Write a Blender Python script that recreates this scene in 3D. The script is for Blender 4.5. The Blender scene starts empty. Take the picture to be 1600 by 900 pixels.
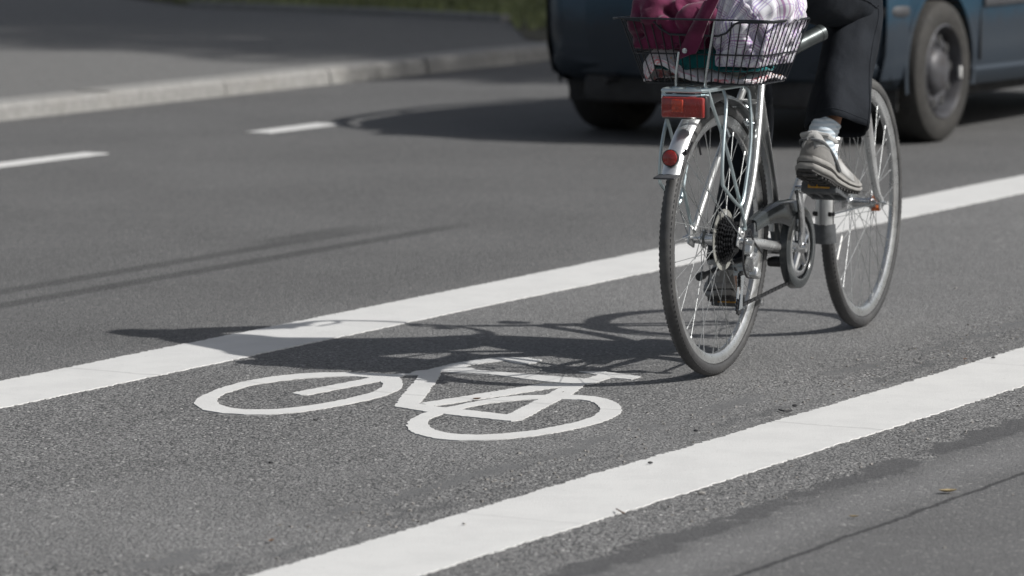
import bpy, math, random
import numpy as np
from mathutils import Vector, Matrix, noise
from mathutils.geometry import delaunay_2d_cdt
R = math.radians
random.seed(7)
scene = bpy.context.scene
COL = scene.collection
PI = math.pi

# ------------------------------------------------------------------ camera
F_PX, YH, CAM_H = 6739.0, -312.0, 1.4515
PITCH = math.atan((450 - YH) / F_PX)
cd = bpy.data.cameras.new('camera')
cam = bpy.data.objects.new('camera', cd)
COL.objects.link(cam)
cam.location = (0, 0, CAM_H)
cam.rotation_euler = (PI / 2 - PITCH, 0, 0)
cd.sensor_width = 36
cd.lens = F_PX / 1600 * 36
cd.clip_end = 2000
cd.dof.use_dof = True
cd.dof.focus_distance = 10.3
cd.dof.aperture_fstop = 5.3
scene.camera = cam

# ------------------------------------------------------------------ light
SUN_EL = R(42)
sdir = Vector((0.966 * math.cos(SUN_EL), -0.256 * math.cos(SUN_EL), math.sin(SUN_EL)))   # towards the sun
w = bpy.data.worlds.new('World')
scene.world = w
w.use_nodes = True
sky = w.node_tree.nodes.new('ShaderNodeTexSky')
sky.sky_type = 'NISHITA'
sky.sun_disc = False
sky.sun_elevation = SUN_EL
sky.sun_rotation = math.atan2(sdir.x, sdir.y)
sky.air_density = 1.0
sky.dust_density = 2.5
sky.ozone_density = 1.0
bg = w.node_tree.nodes['Background']
bg.inputs['Strength'].default_value = 0.068
hs = w.node_tree.nodes.new('ShaderNodeHueSaturation')
hs.inputs['Saturation'].default_value = 0.5
w.node_tree.links.new(sky.outputs[0], hs.inputs['Color'])
w.node_tree.links.new(hs.outputs[0], bg.inputs[0])
sl = bpy.data.lights.new('sun', 'SUN')
sl.energy = 3.85
sl.angle = R(0.53)
sl.color = (1, 0.975, 0.94)
so = bpy.data.objects.new('sun', sl)
COL.objects.link(so)
so.rotation_euler = (-sdir).to_track_quat('-Z', 'Y').to_euler()
so.location = (20, -8, 20)

scene.view_settings.view_transform = 'Standard'
scene.view_settings.look = 'None'
scene.view_settings.exposure = 0.27
scene.view_settings.gamma = 1.0

# ------------------------------------------------------------------ mapping between the lane frame and the world
PHI = R(28.66)
def UV(u, v, z=0.0):
    return Vector((u * math.sin(PHI) + v * math.cos(PHI), u * math.cos(PHI) - v * math.sin(PHI), z))
def ground(px, py, z=0.0):
    a = (px - 800) / F_PX; b = (450 - py) / F_PX
    d = Vector((a, math.cos(PITCH) + b * math.sin(PITCH), -math.sin(PITCH) + b * math.cos(PITCH)))
    t = (z - CAM_H) / d.z
    return Vector((0, 0, CAM_H)) + d * t

# ------------------------------------------------------------------ materials
class NT:
    def __init__(s, name):
        s.m = bpy.data.materials.new(name); s.m.use_nodes = True
        s.t = s.m.node_tree; s.b = s.t.nodes['Principled BSDF']
    def n(s, typ, **kw):
        x = s.t.nodes.new(typ)
        for k, v in kw.items(): setattr(x, k, v)
        return x
    def put(s, sock, v):
        if isinstance(v, bpy.types.NodeSocket): s.t.links.new(v, sock)
        elif isinstance(v, (tuple, list)) and len(v) == 3 and sock.type == 'RGBA': sock.default_value = (*v, 1)
        else: sock.default_value = v
    def math(s, op, a, b=None, c=None, clamp=False):
        x = s.n('ShaderNodeMath', operation=op, use_clamp=clamp)
        s.put(x.inputs[0], a)
        if b is not None: s.put(x.inputs[1], b)
        if c is not None: s.put(x.inputs[2], c)
        return x.outputs[0]
    def mix(s, f, a, b):
        x = s.n('ShaderNodeMix', data_type='RGBA')
        s.put(x.inputs[0], f); s.put(x.inputs[6], a); s.put(x.inputs[7], b)
        return x.outputs[2]
    def noise(s, vec, scale, detail=3, rough=.55, out='Fac'):
        x = s.n('ShaderNodeTexNoise')
        if vec is not None: s.t.links.new(vec, x.inputs['Vector'])
        x.inputs['Scale'].default_value = scale; x.inputs['Detail'].default_value = detail
        x.inputs['Roughness'].default_value = rough
        return x.outputs[out]
    def ramp(s, f, lo, hi, a=0., b=1.):
        x = s.n('ShaderNodeMapRange', interpolation_type='SMOOTHSTEP')
        s.put(x.inputs[0], f); x.inputs[1].default_value = lo; x.inputs[2].default_value = hi
        x.inputs[3].default_value = a; x.inputs[4].default_value = b
        return x.outputs[0]
    def coords(s, which='Object'):
        return s.n('ShaderNodeTexCoord').outputs[which]
    def bump(s, h, strength=.3, dist=.002):
        x = s.n('ShaderNodeBump'); x.inputs['Strength'].default_value = strength; x.inputs['Distance'].default_value = dist
        s.t.links.new(h, x.inputs['Height']); s.t.links.new(x.outputs[0], s.b.inputs['Normal'])

def simple(name, col, rough=.5, metal=0., var=.12, scale=30, bump=0., bdist=.001, coat=0., spec=None, dirt=None):
    t = NT(name); c = t.coords()
    f = t.noise(c, scale, 4)
    lo = tuple(x * (1 - var) for x in col); hi = tuple(min(1, x * (1 + var)) for x in col)
    colr = t.mix(t.ramp(f, .3, .7), lo, hi)
    if dirt:
        dc, amt, ds = dirt
        colr = t.mix(t.math('MULTIPLY', t.ramp(t.noise(c, ds, 5, .65), .45, .7), amt), colr, dc)
    t.put(t.b.inputs['Base Color'], colr)
    t.put(t.b.inputs['Roughness'], t.ramp(t.noise(c, scale * 2.3, 3), .25, .75, max(.02, rough * .85), min(1, rough * 1.15)))
    t.b.inputs['Metallic'].default_value = metal
    if coat:
        t.b.inputs['Coat Weight'].default_value = coat; t.b.inputs['Coat Roughness'].default_value = .06
    if spec is not None: t.b.inputs['Specular IOR Level'].default_value = spec
    if bump: t.bump(t.noise(c, scale * 4, 4), bump, bdist)
    return t.m

def asphalt_mat():
    t = NT('asphalt'); P = t.coords()
    sep = t.n('ShaderNodeSeparateXYZ'); t.t.links.new(P, sep.inputs[0])
    X, Y = sep.outputs[0], sep.outputs[1]
    s_, c_ = math.sin(PHI), math.cos(PHI)
    U = t.math('ADD', t.math('MULTIPLY', X, s_), t.math('MULTIPLY', Y, c_))
    V = t.math('SUBTRACT', t.math('MULTIPLY', X, c_), t.math('MULTIPLY', Y, s_))
    vor = t.n('ShaderNodeTexVoronoi'); vor.inputs['Scale'].default_value = 150; t.t.links.new(P, vor.inputs['Vector'])
    sc = t.n('ShaderNodeSeparateColor'); t.t.links.new(vor.outputs['Color'], sc.inputs[0])
    rnd = sc.outputs[0]; rnd2 = sc.outputs[1]
    fine = t.noise(P, 330, 3, .7)
    mid = t.noise(P, 26, 4, .6)
    big = t.noise(P, 1.1, 4, .6)
    gap = t.ramp(vor.outputs['Distance'], .42, .75)           # between the stones
    stone = t.mix(rnd, (.180, .180, .179), (.285, .284, .279))
    stone = t.mix(t.ramp(rnd2, .982, .992), stone, (.60, .59, .57))
    stone = t.mix(t.ramp(rnd2, .30, .16), stone, (.062, .062, .063))
    col = t.mix(t.math('MULTIPLY', gap, .8), stone, (.085, .085, .086))
    # traffic has polished the driving lane and the middle of the cycle lane: less contrast between the stones
    pol = t.math('MAXIMUM', t.ramp(V, -5.9, -6.5, 0, .42), t.math('MULTIPLY', t.math('MULTIPLY', t.ramp(U, 8.6, 10.2), t.ramp(V, -4.45, -4.75)), .5))
    pol = t.math('MAXIMUM', pol, t.math('MULTIPLY', t.ramp(t.noise(P, .8, 3), .48, .62), .35))
    pol = t.math('MINIMUM', pol, .75)
    col = t.mix(pol, col, (.176, .176, .175))
    # worn / smoother zones: mastic streaks and the newer surface beyond the joint
    wob = t.math('MULTIPLY', t.math('SUBTRACT', t.noise(P, 6, 7, .78), .5), .27)
    Vw = t.math('ADD', V, wob)
    new = t.ramp(Vw, -3.738, -3.730)
    edge = t.math('MULTIPLY', t.ramp(Vw, -3.80, -3.79), t.ramp(Vw, -3.70, -3.725, 0, 1))
    edge = t.math('MULTIPLY', edge, t.ramp(t.noise(P, 3.1, 3), .40, .47))
    seam = t.math('SUBTRACT', 1., t.ramp(t.math('ABSOLUTE', t.math('ADD', V, t.math('ADD', 3.466, t.math('MULTIPLY', wob, .18)))), .004, .011))
    streak = t.math('SUBTRACT', 1., t.ramp(t.math('ABSOLUTE', t.math('ADD', Vw, 4.495)), .012, .05))
    streak = t.math('MULTIPLY', streak, t.ramp(t.noise(P, 2.3, 4, .6), .42, .56))
    streak2 = t.math('MULTIPLY', t.math('SUBTRACT', 1., t.ramp(t.math('ABSOLUTE', t.math('ADD', Vw, 4.36)), .008, .03)), t.ramp(t.noise(P, 3.3, 3, .6), .5, .6))
    # dark lines along the driving lane, one widened near its end
    def rubber(v0, wd, uend, amt):  # one dark line along v0, fading out at uend
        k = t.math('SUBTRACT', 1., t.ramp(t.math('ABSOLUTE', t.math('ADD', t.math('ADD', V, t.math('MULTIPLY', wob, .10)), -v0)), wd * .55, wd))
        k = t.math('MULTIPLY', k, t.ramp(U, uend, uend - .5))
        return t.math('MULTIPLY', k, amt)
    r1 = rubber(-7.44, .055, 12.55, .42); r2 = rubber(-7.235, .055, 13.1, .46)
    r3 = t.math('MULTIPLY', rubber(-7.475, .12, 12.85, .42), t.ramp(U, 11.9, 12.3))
    smooth_new = t.mix(t.ramp(fine, .3, .7), (.088, .088, .089), (.132, .132, .132))
    smooth_new = t.mix(t.ramp(rnd2, .93, .98), smooth_new, (.20, .20, .195))
    col = t.mix(t.math('MULTIPLY', new, .9), col, smooth_new)
    dk = t.mix(fine, (.085, .086, .087), (.135, .136, .137))
    dke = t.mix(fine, (.048, .048, .050), (.078, .078, .080))
    col = t.mix(t.math('MULTIPLY', t.math('MAXIMUM', streak, streak2), .85), col, dk)
    col = t.mix(t.math('MULTIPLY', edge, .85), col, dke)
    col = t.mix(t.math('MULTIPLY', seam, .75), col, (.022, .022, .024))
    dark_lines = t.math('MAXIMUM', r1, t.math('MAXIMUM', r2, r3))
    col = t.mix(dark_lines, col, (.03, .03, .032))
    # wheel-path and patchy tone
    g = t.n('ShaderNodeHueSaturation'); t.t.links.new(col, g.inputs['Color'])
    tone = t.math('MULTIPLY', t.ramp(big, .3, .7, .93, 1.08), t.ramp(mid, .25, .75, .93, 1.07))
    light = t.math('MULTIPLY', t.math('SUBTRACT', 1., t.ramp(t.math('ABSOLUTE', t.math('ADD', Vw, 3.60)), .02, .11)), .25)
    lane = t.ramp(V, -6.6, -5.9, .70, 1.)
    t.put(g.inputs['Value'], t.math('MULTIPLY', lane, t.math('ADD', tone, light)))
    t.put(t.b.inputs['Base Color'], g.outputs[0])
    t.put(t.b.inputs['Roughness'], .82)
    t.b.inputs['Specular IOR Level'].default_value = .35
    smo = t.math('MAXIMUM', t.math('MULTIPLY', new, .75), t.math('MULTIPLY', t.math('MAXIMUM', streak, edge), .8))
    hgt = t.math('MULTIPLY', t.math('SUBTRACT', 1., t.math('MULTIPLY', pol, .7)), t.math('SUBTRACT', t.math('ADD', t.math('MULTIPLY', rnd, .6), t.math('MULTIPLY', fine, .5)), gap))
    hgt = t.math('MULTIPLY', hgt, t.math('SUBTRACT', 1., smo))
    t.bump(hgt, .85, .004)
    return t.m

def paint_mat():
    t = NT('road_paint'); P = t.coords()
    n1 = t.noise(P, 240, 3, .7); n2 = t.noise(P, 7, 5, .65); n3 = t.noise(P, 60, 4, .7)
    col = t.mix(t.ramp(n2, .35, .62), (.545, .545, .535), (.585, .585, .573))
    col = t.mix(t.math('MULTIPLY', t.ramp(n1, .60, .74), .35), col, (.40, .40, .39))
    col = t.mix(t.math('MULTIPLY', t.ramp(n3, .62, .72), .55), col, (.33, .33, .32))
    sep = t.n('ShaderNodeSeparateXYZ'); t.t.links.new(P, sep.inputs[0])
    U = t.math('ADD', t.math('MULTIPLY', sep.outputs[0], math.sin(PHI)), t.math('MULTIPLY', sep.outputs[1], math.cos(PHI)))
    for (uj, amt) in ((9.093, .30), (12.9, .25), (10.32, .18), (7.6, .15)):
        jn = t.math('SUBTRACT', 1., t.ramp(t.math('ABSOLUTE', t.math('ADD', U, t.math('SUBTRACT', t.math('MULTIPLY', n2, .06), uj + .03))), .003, .012))
        col = t.mix(t.math('MULTIPLY', jn, amt), col, (.25, .25, .245))
    t.put(t.b.inputs['Base Color'], col); t.b.inputs['Roughness'].default_value = .7
    t.b.inputs['Specular IOR Level'].default_value = .3
    t.bump(t.math('ADD', n1, t.math('MULTIPLY', n3, .6)), .5, .0018)
    return t.m

M = {}
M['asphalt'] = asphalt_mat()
M['paint'] = paint_mat()
M['pave'] = simple('pavement_asphalt', (.135, .134, .130), .9, var=.3, scale=60, bump=.5, bdist=.003)
M['kerb'] = simple('kerb_granite', (.235, .232, .222), .85, var=.12, scale=25, bump=.4, bdist=.002, dirt=((.20, .19, .17), .4, 2.2))
M['soil'] = simple('soil', (.06, .055, .035), .95, var=.4, scale=9, bump=.6, bdist=.02)
M['grass'] = simple('grass_blade', (.20, .225, .09), .6, var=.4, scale=3)
M['leafy'] = simple('tree_leaf', (.05, .08, .025), .5, var=.35, scale=4)
M['bark'] = simple('bark', (.09, .07, .05), .9, var=.4, scale=12, bump=.8, bdist=.02)
M['alu'] = simple('polished_alloy', (.74, .75, .76), .24, 1., var=.06, scale=40, dirt=((.30, .29, .27), .45, 18))
M['steel'] = simple('chromed_steel', (.62, .66, .68), .2, 1., var=.08, scale=60, dirt=((.35, .35, .34), .3, 14))
M['rackm'] = simple('teal_tinted_steel', (.50, .58, .60), .34, .85, var=.05, scale=12)
M['frame'] = simple('silver_frame_paint', (.52, .53, .53), .3, .55, var=.06, scale=30, coat=.5, dirt=((.22, .21, .20), .35, 12))
M['framed'] = simple('grey_frame_paint', (.19, .195, .195), .32, .5, var=.1, scale=30, coat=.4)
M['rimm'] = simple('alloy_rim', (.62, .63, .63), .3, .9, var=.08, scale=30, dirt=((.28, .27, .26), .5, 14))
M['fender'] = simple('stainless_fender', (.74, .75, .75), .34, .85, var=.05, scale=18, dirt=((.35, .34, .32), .35, 9))
M['spoke'] = simple('spoke_steel', (.36, .37, .37), .48, .75, var=.1, scale=60)
M['tyre'] = simple('tyre_rubber', (.045, .045, .046), .55, var=.15, scale=60, bump=.3, bdist=.001, dirt=((.13, .128, .12), .6, 5))
M['blackp'] = simple('black_plastic', (.018, .018, .020), .4, var=.2, scale=50)
M['guard'] = simple('smoked_chain_guard', (.036, .041, .043), .2, .0, var=.12, scale=20, coat=.3)
M['drive'] = simple('oily_steel', (.032, .033, .036), .40, .5, var=.4, scale=80)
M['clear'] = simple('dusty_clear_plastic', (.24, .24, .22), .4, var=.15, scale=60)
M['wire'] = simple('black_coated_wire', (.012, .014, .018), .35, var=.2, scale=50)
M['rubberg'] = simple('grey_rubber', (.09, .095, .10), .6, var=.2, scale=60)
M['white'] = simple('white_reflector', (.85, .85, .82), .3, var=.05, scale=40)
M['orange'] = simple('orange_reflector', (.75, .22, .07), .3, var=.2, scale=60, coat=.4)
M['amber'] = simple('amber_reflector', (.50, .26, .03), .3, var=.2, scale=90)
M['lens'] = simple('red_lens', (.24, .014, .010), .25, var=.2, scale=60, coat=.8)
M['lensi'] = simple('red_orange_lens', (.38, .035, .012), .25, var=.4, scale=70, coat=.8)
M['trouser'] = None

def cloth_mat(name, col, col2=None, rough=.85, wscale=900, sheen=.3):
    t = NT(name); P = t.coords()
    n = t.noise(P, 14, 4)
    c = t.mix(t.ramp(n, .3, .7), tuple(x * .86 for x in col), col2 or tuple(min(1, x * 1.12) for x in col))
    t.put(t.b.inputs['Base Color'], c); t.b.inputs['Roughness'].default_value = rough
    t.b.inputs['Sheen Weight'].default_value = sheen
    t.b.inputs['Specular IOR Level'].default_value = .25
    wv = t.noise(P, wscale, 2); cr = t.noise(P, 38, 5, .6)
    t.bump(t.math('ADD', t.math('MULTIPLY', wv, .25), cr), .55, .004)
    return t.m
M['trouser'] = cloth_mat('dark_navy_cotton', (.007, .0095, .014), (.0125, .0155, .021), sheen=.0)
t_ = M['trouser'].node_tree
P_ = [n for n in t_.nodes if n.type == 'BUMP'][0]
n_ = t_.nodes.new('ShaderNodeTexNoise'); n_.inputs['Scale'].default_value = 7; n_.inputs['Detail'].default_value = 1.5; n_.inputs['Distortion'].default_value = .6
c_ = t_.nodes.new('ShaderNodeTexCoord'); m_ = t_.nodes.new('ShaderNodeMapping'); m_.inputs['Scale'].default_value = (1, 1, .45)
t_.links.new(c_.outputs['Object'], m_.inputs[0]); t_.links.new(m_.outputs[0], n_.inputs['Vector'])
b_ = t_.nodes.new('ShaderNodeBump'); b_.inputs['Strength'].default_value = .8; b_.inputs['Distance'].default_value = .03
t_.links.new(n_.outputs['Fac'], b_.inputs['Height']); t_.links.new(b_.outputs[0], P_.inputs['Normal'])
M['maroon'] = cloth_mat('maroon_cotton', (.080, .006, .032), (.135, .012, .056))
M['teal'] = cloth_mat('teal_cloth', (.0, .10, .105), (.004, .16, .165))
M['bluec'] = cloth_mat('blue_cloth', (.01, .09, .20))
M['jacketl'] = cloth_mat('light_grey_knit', (.32, .33, .36))
M['shoe'] = cloth_mat('grey_beige_suede', (.195, .190, .180), (.275, .265, .250), wscale=600)
M['shoelight'] = cloth_mat('pale_grey_mesh', (.36, .36, .35), (.46, .46, .45), wscale=500)
M['sole'] = simple('midsole_foam', (.235, .228, .215), .7, var=.12, scale=60, bump=.3)
M['outsole'] = simple('outsole_rubber', (.045, .043, .042), .7, var=.3, scale=80, bump=.5, bdist=.003)
M['skin'] = simple('skin', (.50, .27, .18), .5, var=.08, scale=40)
M['hair'] = simple('hair', (.10, .07, .05), .5, var=.4, scale=120, bump=.5)
def sock_mat():
    t = NT('ribbed_sock'); P = t.coords()
    wv = t.n('ShaderNodeTexWave', wave_type='BANDS', bands_direction='Z'); t.t.links.new(P, wv.inputs['Vector'])
    wv.inputs['Scale'].default_value = 26; wv.inputs['Distortion'].default_value = 2.2; wv.inputs['Detail'].default_value = 2
    t.put(t.b.inputs['Base Color'], t.mix(wv.outputs['Fac'], (.48, .57, .64), (.64, .69, .73)))
    t.b.inputs['Roughness'].default_value = .9
    t.bump(wv.outputs['Fac'], .45, .002)
    return t.m
M['sock'] = sock_mat()
def plaid_mat(name, base, line, line2, period, widths, flowers=False):
    t = NT(name); uvn = t.n('ShaderNodeUVMap'); P = uvn.outputs[0]
    sp = t.n('ShaderNodeSeparateXYZ'); t.t.links.new(P, sp.inputs[0])
    def lines(co):
        f = t.math('FRACT', t.math('MULTIPLY', co, 1. / period))
        k = None
        for (p0, wd, a) in widths:
            q = t.math('MULTIPLY', t.math('SUBTRACT', 1., t.ramp(t.math('ABSOLUTE', t.math('SUBTRACT', f, p0)), wd * .6, wd)), a)
            k = q if k is None else t.math('MAXIMUM', k, q)
        return k
    c = t.mix(lines(sp.outputs[0]), base, line)
    c = t.mix(lines(sp.outputs[1]), c, line2)
    if flowers:
        n = t.noise(P, 26, 4, .7)
        band = t.math('MULTIPLY', t.ramp(n, .53, .58), t.ramp(t.noise(P, 6, 2), .42, .55))
        c = t.mix(t.math('MULTIPLY', band, .85), c, (.60, .14, .15))
        n2 = t.noise(P, 33, 3, .7)
        c = t.mix(t.math('MULTIPLY', t.ramp(n2, .62, .66), .8), c, (.75, .40, .12))
    t.put(t.b.inputs['Base Color'], c); t.b.inputs['Roughness'].default_value = .85
    t.b.inputs['Sheen Weight'].default_value = .2
    O = t.coords()
    t.bump(t.math('ADD', t.noise(O, 700, 2), t.noise(O, 30, 4)), .4, .003)
    return t.m
M['plaid'] = plaid_mat('white_plaid_cloth', (.66, .66, .70), (.30, .09, .28), (.24, .16, .42), .062,
                       [(.08, .022, .55), (.17, .022, .6), (.28, .034, .75), (.39, .022, .6), (.48, .022, .5), (.78, .014, .4)])
M['floral'] = plaid_mat('white_printed_cloth', (.64, .62, .64), (.52, .12, .24), (.62, .30, .35), .16,
                        [(.2, .012, .55), (.28, .02, .6)], True)
def car_paint():
    t = NT('blue_car_paint'); P = t.coords()
    n = t.noise(P, 1.6, 4); d = t.noise(P, 9, 5, .7)
    sp = t.n('ShaderNodeSeparateXYZ'); t.t.links.new(P, sp.inputs[0])
    c = t.mix(t.ramp(n, .3, .7), (.003, .030, .058), (.004, .042, .078))
    dirt = t.math('MULTIPLY', t.ramp(t.math('ADD', sp.outputs[2], t.math('MULTIPLY', d, .14)), .66, .55), .80)
    c = t.mix(dirt, c, (.022, .026, .034))
    t.put(t.b.inputs['Base Color'], c)
    t.put(t.b.inputs['Roughness'], t.math('ADD', .40, t.math('MULTIPLY', dirt, .35)))
    t.b.inputs['Metallic'].default_value = .25
    t.b.inputs['Coat Weight'].default_value = .2; t.b.inputs['Coat Roughness'].default_value = .15
    return t.m
M['carpaint'] = car_paint()
M['cartrim'] = simple('weathered_trim', (.045, .047, .052), .6, var=.15, scale=20)
M['cartyre'] = simple('dusty_car_tyre', (.026, .025, .023), .8, var=.2, scale=30, dirt=((.040, .037, .033), .6, 8))
M['carwheel'] = simple('steel_car_wheel', (.062, .063, .070), .5, .2, var=.2, scale=14, dirt=((.035, .028, .024), .6, 9))
M['cardark'] = simple('underbody', (.035, .035, .036), .9, var=.2, scale=10)
t_ = NT('car_glass'); t_.b.inputs['Base Color'].default_value = (.012, .016, .018, 1); t_.b.inputs['Roughness'].default_value = .05
t_.b.inputs['Coat Weight'].default_value = 1.; M['carglass'] = t_.m
t_ = NT('clear_bottle'); t_.b.inputs['Base Color'].default_value = (.80, .86, .84, 1); t_.b.inputs['Roughness'].default_value = .22
t_.b.inputs['Transmission Weight'].default_value = .8; t_.b.inputs['IOR'].default_value = 1.3; M['bottle'] = t_.m
M['plate'] = simple('plate_white', (.75, .75, .73), .4)
M['tubegrey'] = simple('brushed_grey_tube', (.07, .08, .08), .38, .6, var=.2, scale=35)

V = Vector
# ------------------------------------------------------------------ mesh helpers
def catmull(pts, k=6):
    P = [Vector(p) for p in pts]
    if len(P) < 3: return P
    Q = [P[0] * 2 - P[1]] + P + [P[-1] * 2 - P[-2]]
    out = []
    for i in range(1, len(Q) - 2):
        a, b, c, d = Q[i - 1:i + 3]
        for j in range(k):
            t = j / k
            out.append(.5 * ((2 * b) + (c - a) * t + (2 * a - 5 * b + 4 * c - d) * t * t + (3 * b - a - 3 * c + d) * t ** 3))
    out.append(P[-1])
    return out

class MB:
    def __init__(s): s.v = []; s.f = []; s.uv = None
    def add(s, vs, fs):
        o = len(s.v); s.v += [tuple(x) for x in vs]; s.f += [tuple(i + o for i in f) for f in fs]; return s
    def loft(s, rings, closed=False, caps=True, ringclosed=True):
        n = len(rings[0]); vs = [p for r in rings for p in r]; fs = []
        m = len(rings)
        for i in range(m if closed else m - 1):
            a = i * n; b = ((i + 1) % m) * n
            for j in range(n if ringclosed else n - 1):
                k = (j + 1) % n
                fs.append((a + j, a + k, b + k, b + j))
        if caps and not closed and ringclosed:
            fs.append(tuple(reversed(range(n)))); fs.append(tuple(range((m - 1) * n, m * n)))
        return s.add(vs, fs)
    def tube(s, pts, r, seg=10, closed=False, smooth=0, caps=True, flat=None):
        P = [Vector(p) for p in pts]
        if smooth: P = catmull(P, smooth)
        m = len(P)
        rr = r if isinstance(r, (list, tuple)) else None
        def rad(i):
            if rr is None: return r
            x = i / (m - 1) * (len(rr) - 1); k = min(int(x), len(rr) - 2); return rr[k] + (rr[k + 1] - rr[k]) * (x - k)
        T = []
        for i in range(m):
            a = P[(i - 1) % m] if (closed or i > 0) else P[i]; b = P[(i + 1) % m] if (closed or i < m - 1) else P[i]
            T.append((b - a).normalized())
        up = Vector((0, 0, 1)) if abs(T[0].z) < .9 else Vector((0, 1, 0))
        N = (up - T[0] * up.dot(T[0])).normalized(); rings = []
        for i in range(m):
            N = (N - T[i] * N.dot(T[i])).normalized(); B = T[i].cross(N); q = rad(i)
            fl = flat or 1.
            rings.append([P[i] + (N * math.cos(2 * PI * j / seg) + B * fl * math.sin(2 * PI * j / seg)) * q for j in range(seg)])
        return s.loft(rings, closed, caps)
    def revolve(s, prof, c=(0, 0, 0), axis='y', seg=48, a0=0., a1=2 * PI, closedprof=False):
        """prof: list of (radius, height along the axis)"""
        c = Vector(c); full = abs(a1 - a0 - 2 * PI) < 1e-6
        n = seg if full else seg + 1; rings = []
        for i in range(n):
            a = a0 + (a1 - a0) * i / seg; ca, sa = math.cos(a), math.sin(a)
            ring = []
            for r_, h_ in prof:
                if axis == 'y': p = Vector((r_ * ca, h_, r_ * sa))
                elif axis == 'z': p = Vector((r_ * ca, r_ * sa, h_))
                else: p = Vector((h_, r_ * ca, r_ * sa))
                ring.append(c + p)
            rings.append(ring)
        return s.loft(rings, full, False, closedprof)
    def box(s, c, size, rot=None, bev=0.):
        c = Vector(c); hx, hy, hz = [x / 2 for x in size]
        b = min(bev, hx * .98, hy * .98, hz * .98)
        if b <= 0:
            vs = [Vector((x * hx, y * hy, z * hz)) for x in (-1, 1) for y in (-1, 1) for z in (-1, 1)]
            fs = [(0, 1, 3, 2), (4, 6, 7, 5), (0, 4, 5, 1), (2, 3, 7, 6), (0, 2, 6, 4), (1, 5, 7, 3)]
        else:
            vs = []; rings = []
            for (zz, ins) in ((-hz, b), (-hz + b * .3, b * .3), (-hz + b, 0), (hz - b, 0), (hz - b * .3, b * .3), (hz, b)):
                ring = []
                for (sx, sy, a0) in ((1, 1, 0), (-1, 1, PI / 2), (-1, -1, PI), (1, -1, 3 * PI / 2)):
                    for k in range(4):
                        a = a0 + k * PI / 6
                        ring.append(Vector((sx * (hx - b) + (b - ins) * math.cos(a), sy * (hy - b) + (b - ins) * math.sin(a), zz)))
                rings.append(ring)
            t = MB(); t.loft(rings); vs = [Vector(x) for x in t.v]; fs = t.f
        if rot is not None: vs = [rot @ v for v in vs]
        return s.add([c + v for v in vs], fs)
    def xf(s, fn): s.v = [tuple(fn(Vector(v))) for v in s.v]; return s
    def build(s, name, mat, parent=None, smooth=True, angle=35, recalc=True):
        me = bpy.data.meshes.new(name); me.from_pydata(s.v, [], s.f); me.update()
        if recalc:
            import bmesh
            bm = bmesh.new(); bm.from_mesh(me); bmesh.ops.recalc_face_normals(bm, faces=bm.faces); bm.to_mesh(me); bm.free()
        if s.uv is not None:
            l = me.uv_layers.new(name='UVMap'); idx = np.zeros(len(me.loops), dtype=np.int32); me.loops.foreach_get('vertex_index', idx)
            l.data.foreach_set('uv', np.asarray(s.uv, dtype=np.float32)[idx].ravel())
        if smooth:
            me.polygons.foreach_set('use_smooth', [True] * len(me.polygons))
            if angle: me.set_sharp_from_angle(angle=R(angle))
        o = bpy.data.objects.new(name, me); COL.objects.link(o)
        if mat is not None: me.materials.append(mat)
        if parent is not None: o.parent = parent
        return o

def thing(name, label, cat, loc=(0, 0, 0), rotz=0., group=None):
    o = bpy.data.objects.new(name, None); COL.objects.link(o); o.empty_display_size = .1
    o.location = loc; o.rotation_euler = (0, 0, rotz); o['label'] = label; o['category'] = cat
    if group: o['group'] = group
    return o
def tag(o, label, cat, group=None):
    o['label'] = label; o['category'] = cat
    if group: o['group'] = group
    return o
def struct(o): o['kind'] = 'structure'; return o

# ------------------------------------------------------------------ ground and road
def quad_sheet(name, pts, mat, z=None):
    b = MB(); b.add([(p.x, p.y, p.z if z is None else z) for p in pts], [tuple(range(len(pts)))])
    o = b.build(name, mat, smooth=False); return struct(o)
g = MB(); g.add([(-700, -300, -.008), (700, -300, -.008), (700, 1400, -.008), (-700, 1400, -.008)], [(0, 1, 2, 3)])
struct(g.build('ground', M['soil'], smooth=False))
KV = -11.44                     # kerb foot, lane frame
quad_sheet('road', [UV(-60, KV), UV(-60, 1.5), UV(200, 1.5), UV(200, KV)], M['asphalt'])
nk = MB(); nk.loft([[UV(uu, 1.5, -.02), UV(uu, 1.51, .078), UV(uu, 1.53, .08), UV(uu, 1.66, .08), UV(uu, 1.67, .05)] for uu in (-60, 200)])
struct(nk.build('kerb', M['kerb'], smooth=False))
quad_sheet('pavement', [UV(-60, 1.668, .072), UV(-60, 30, .072), UV(200, 30, .072), UV(200, 1.668, .072)], M['pave'])
PZ = .08
# kerb: single stones with joints cut as a profile, laid end to end as one structure
kb = MB(); u = -20.
rk = random.Random(3)
while u < 60:
    L = 1.0; dz = rk.uniform(-.004, .004); dv = rk.uniform(-.005, .005)
    prof = [(KV + .0 + dv, -.02), (KV - .012 + dv, PZ - .02 + dz), (KV - .03 + dv, PZ + dz), (KV - .225, PZ + dz), (KV - .235, PZ - .02)]
    rings = [[UV(uu, v_, z_) for v_, z_ in prof] for uu in (u + .004, u + L - .004)]
    kb.loft(rings); u += L
kerb = struct(kb.build('kerb', M['kerb'], smooth=False))
# pavement and side drive behind the kerb (raised)
pv = MB(); pv.add([UV(-60, KV - .236, PZ - .008), UV(200, KV - .236, PZ - .008), UV(200, -60, PZ - .008), UV(-60, -60, PZ - .008)], [(0, 1, 2, 3)])
struct(pv.build('pavement', M['pave'], smooth=False))

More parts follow.
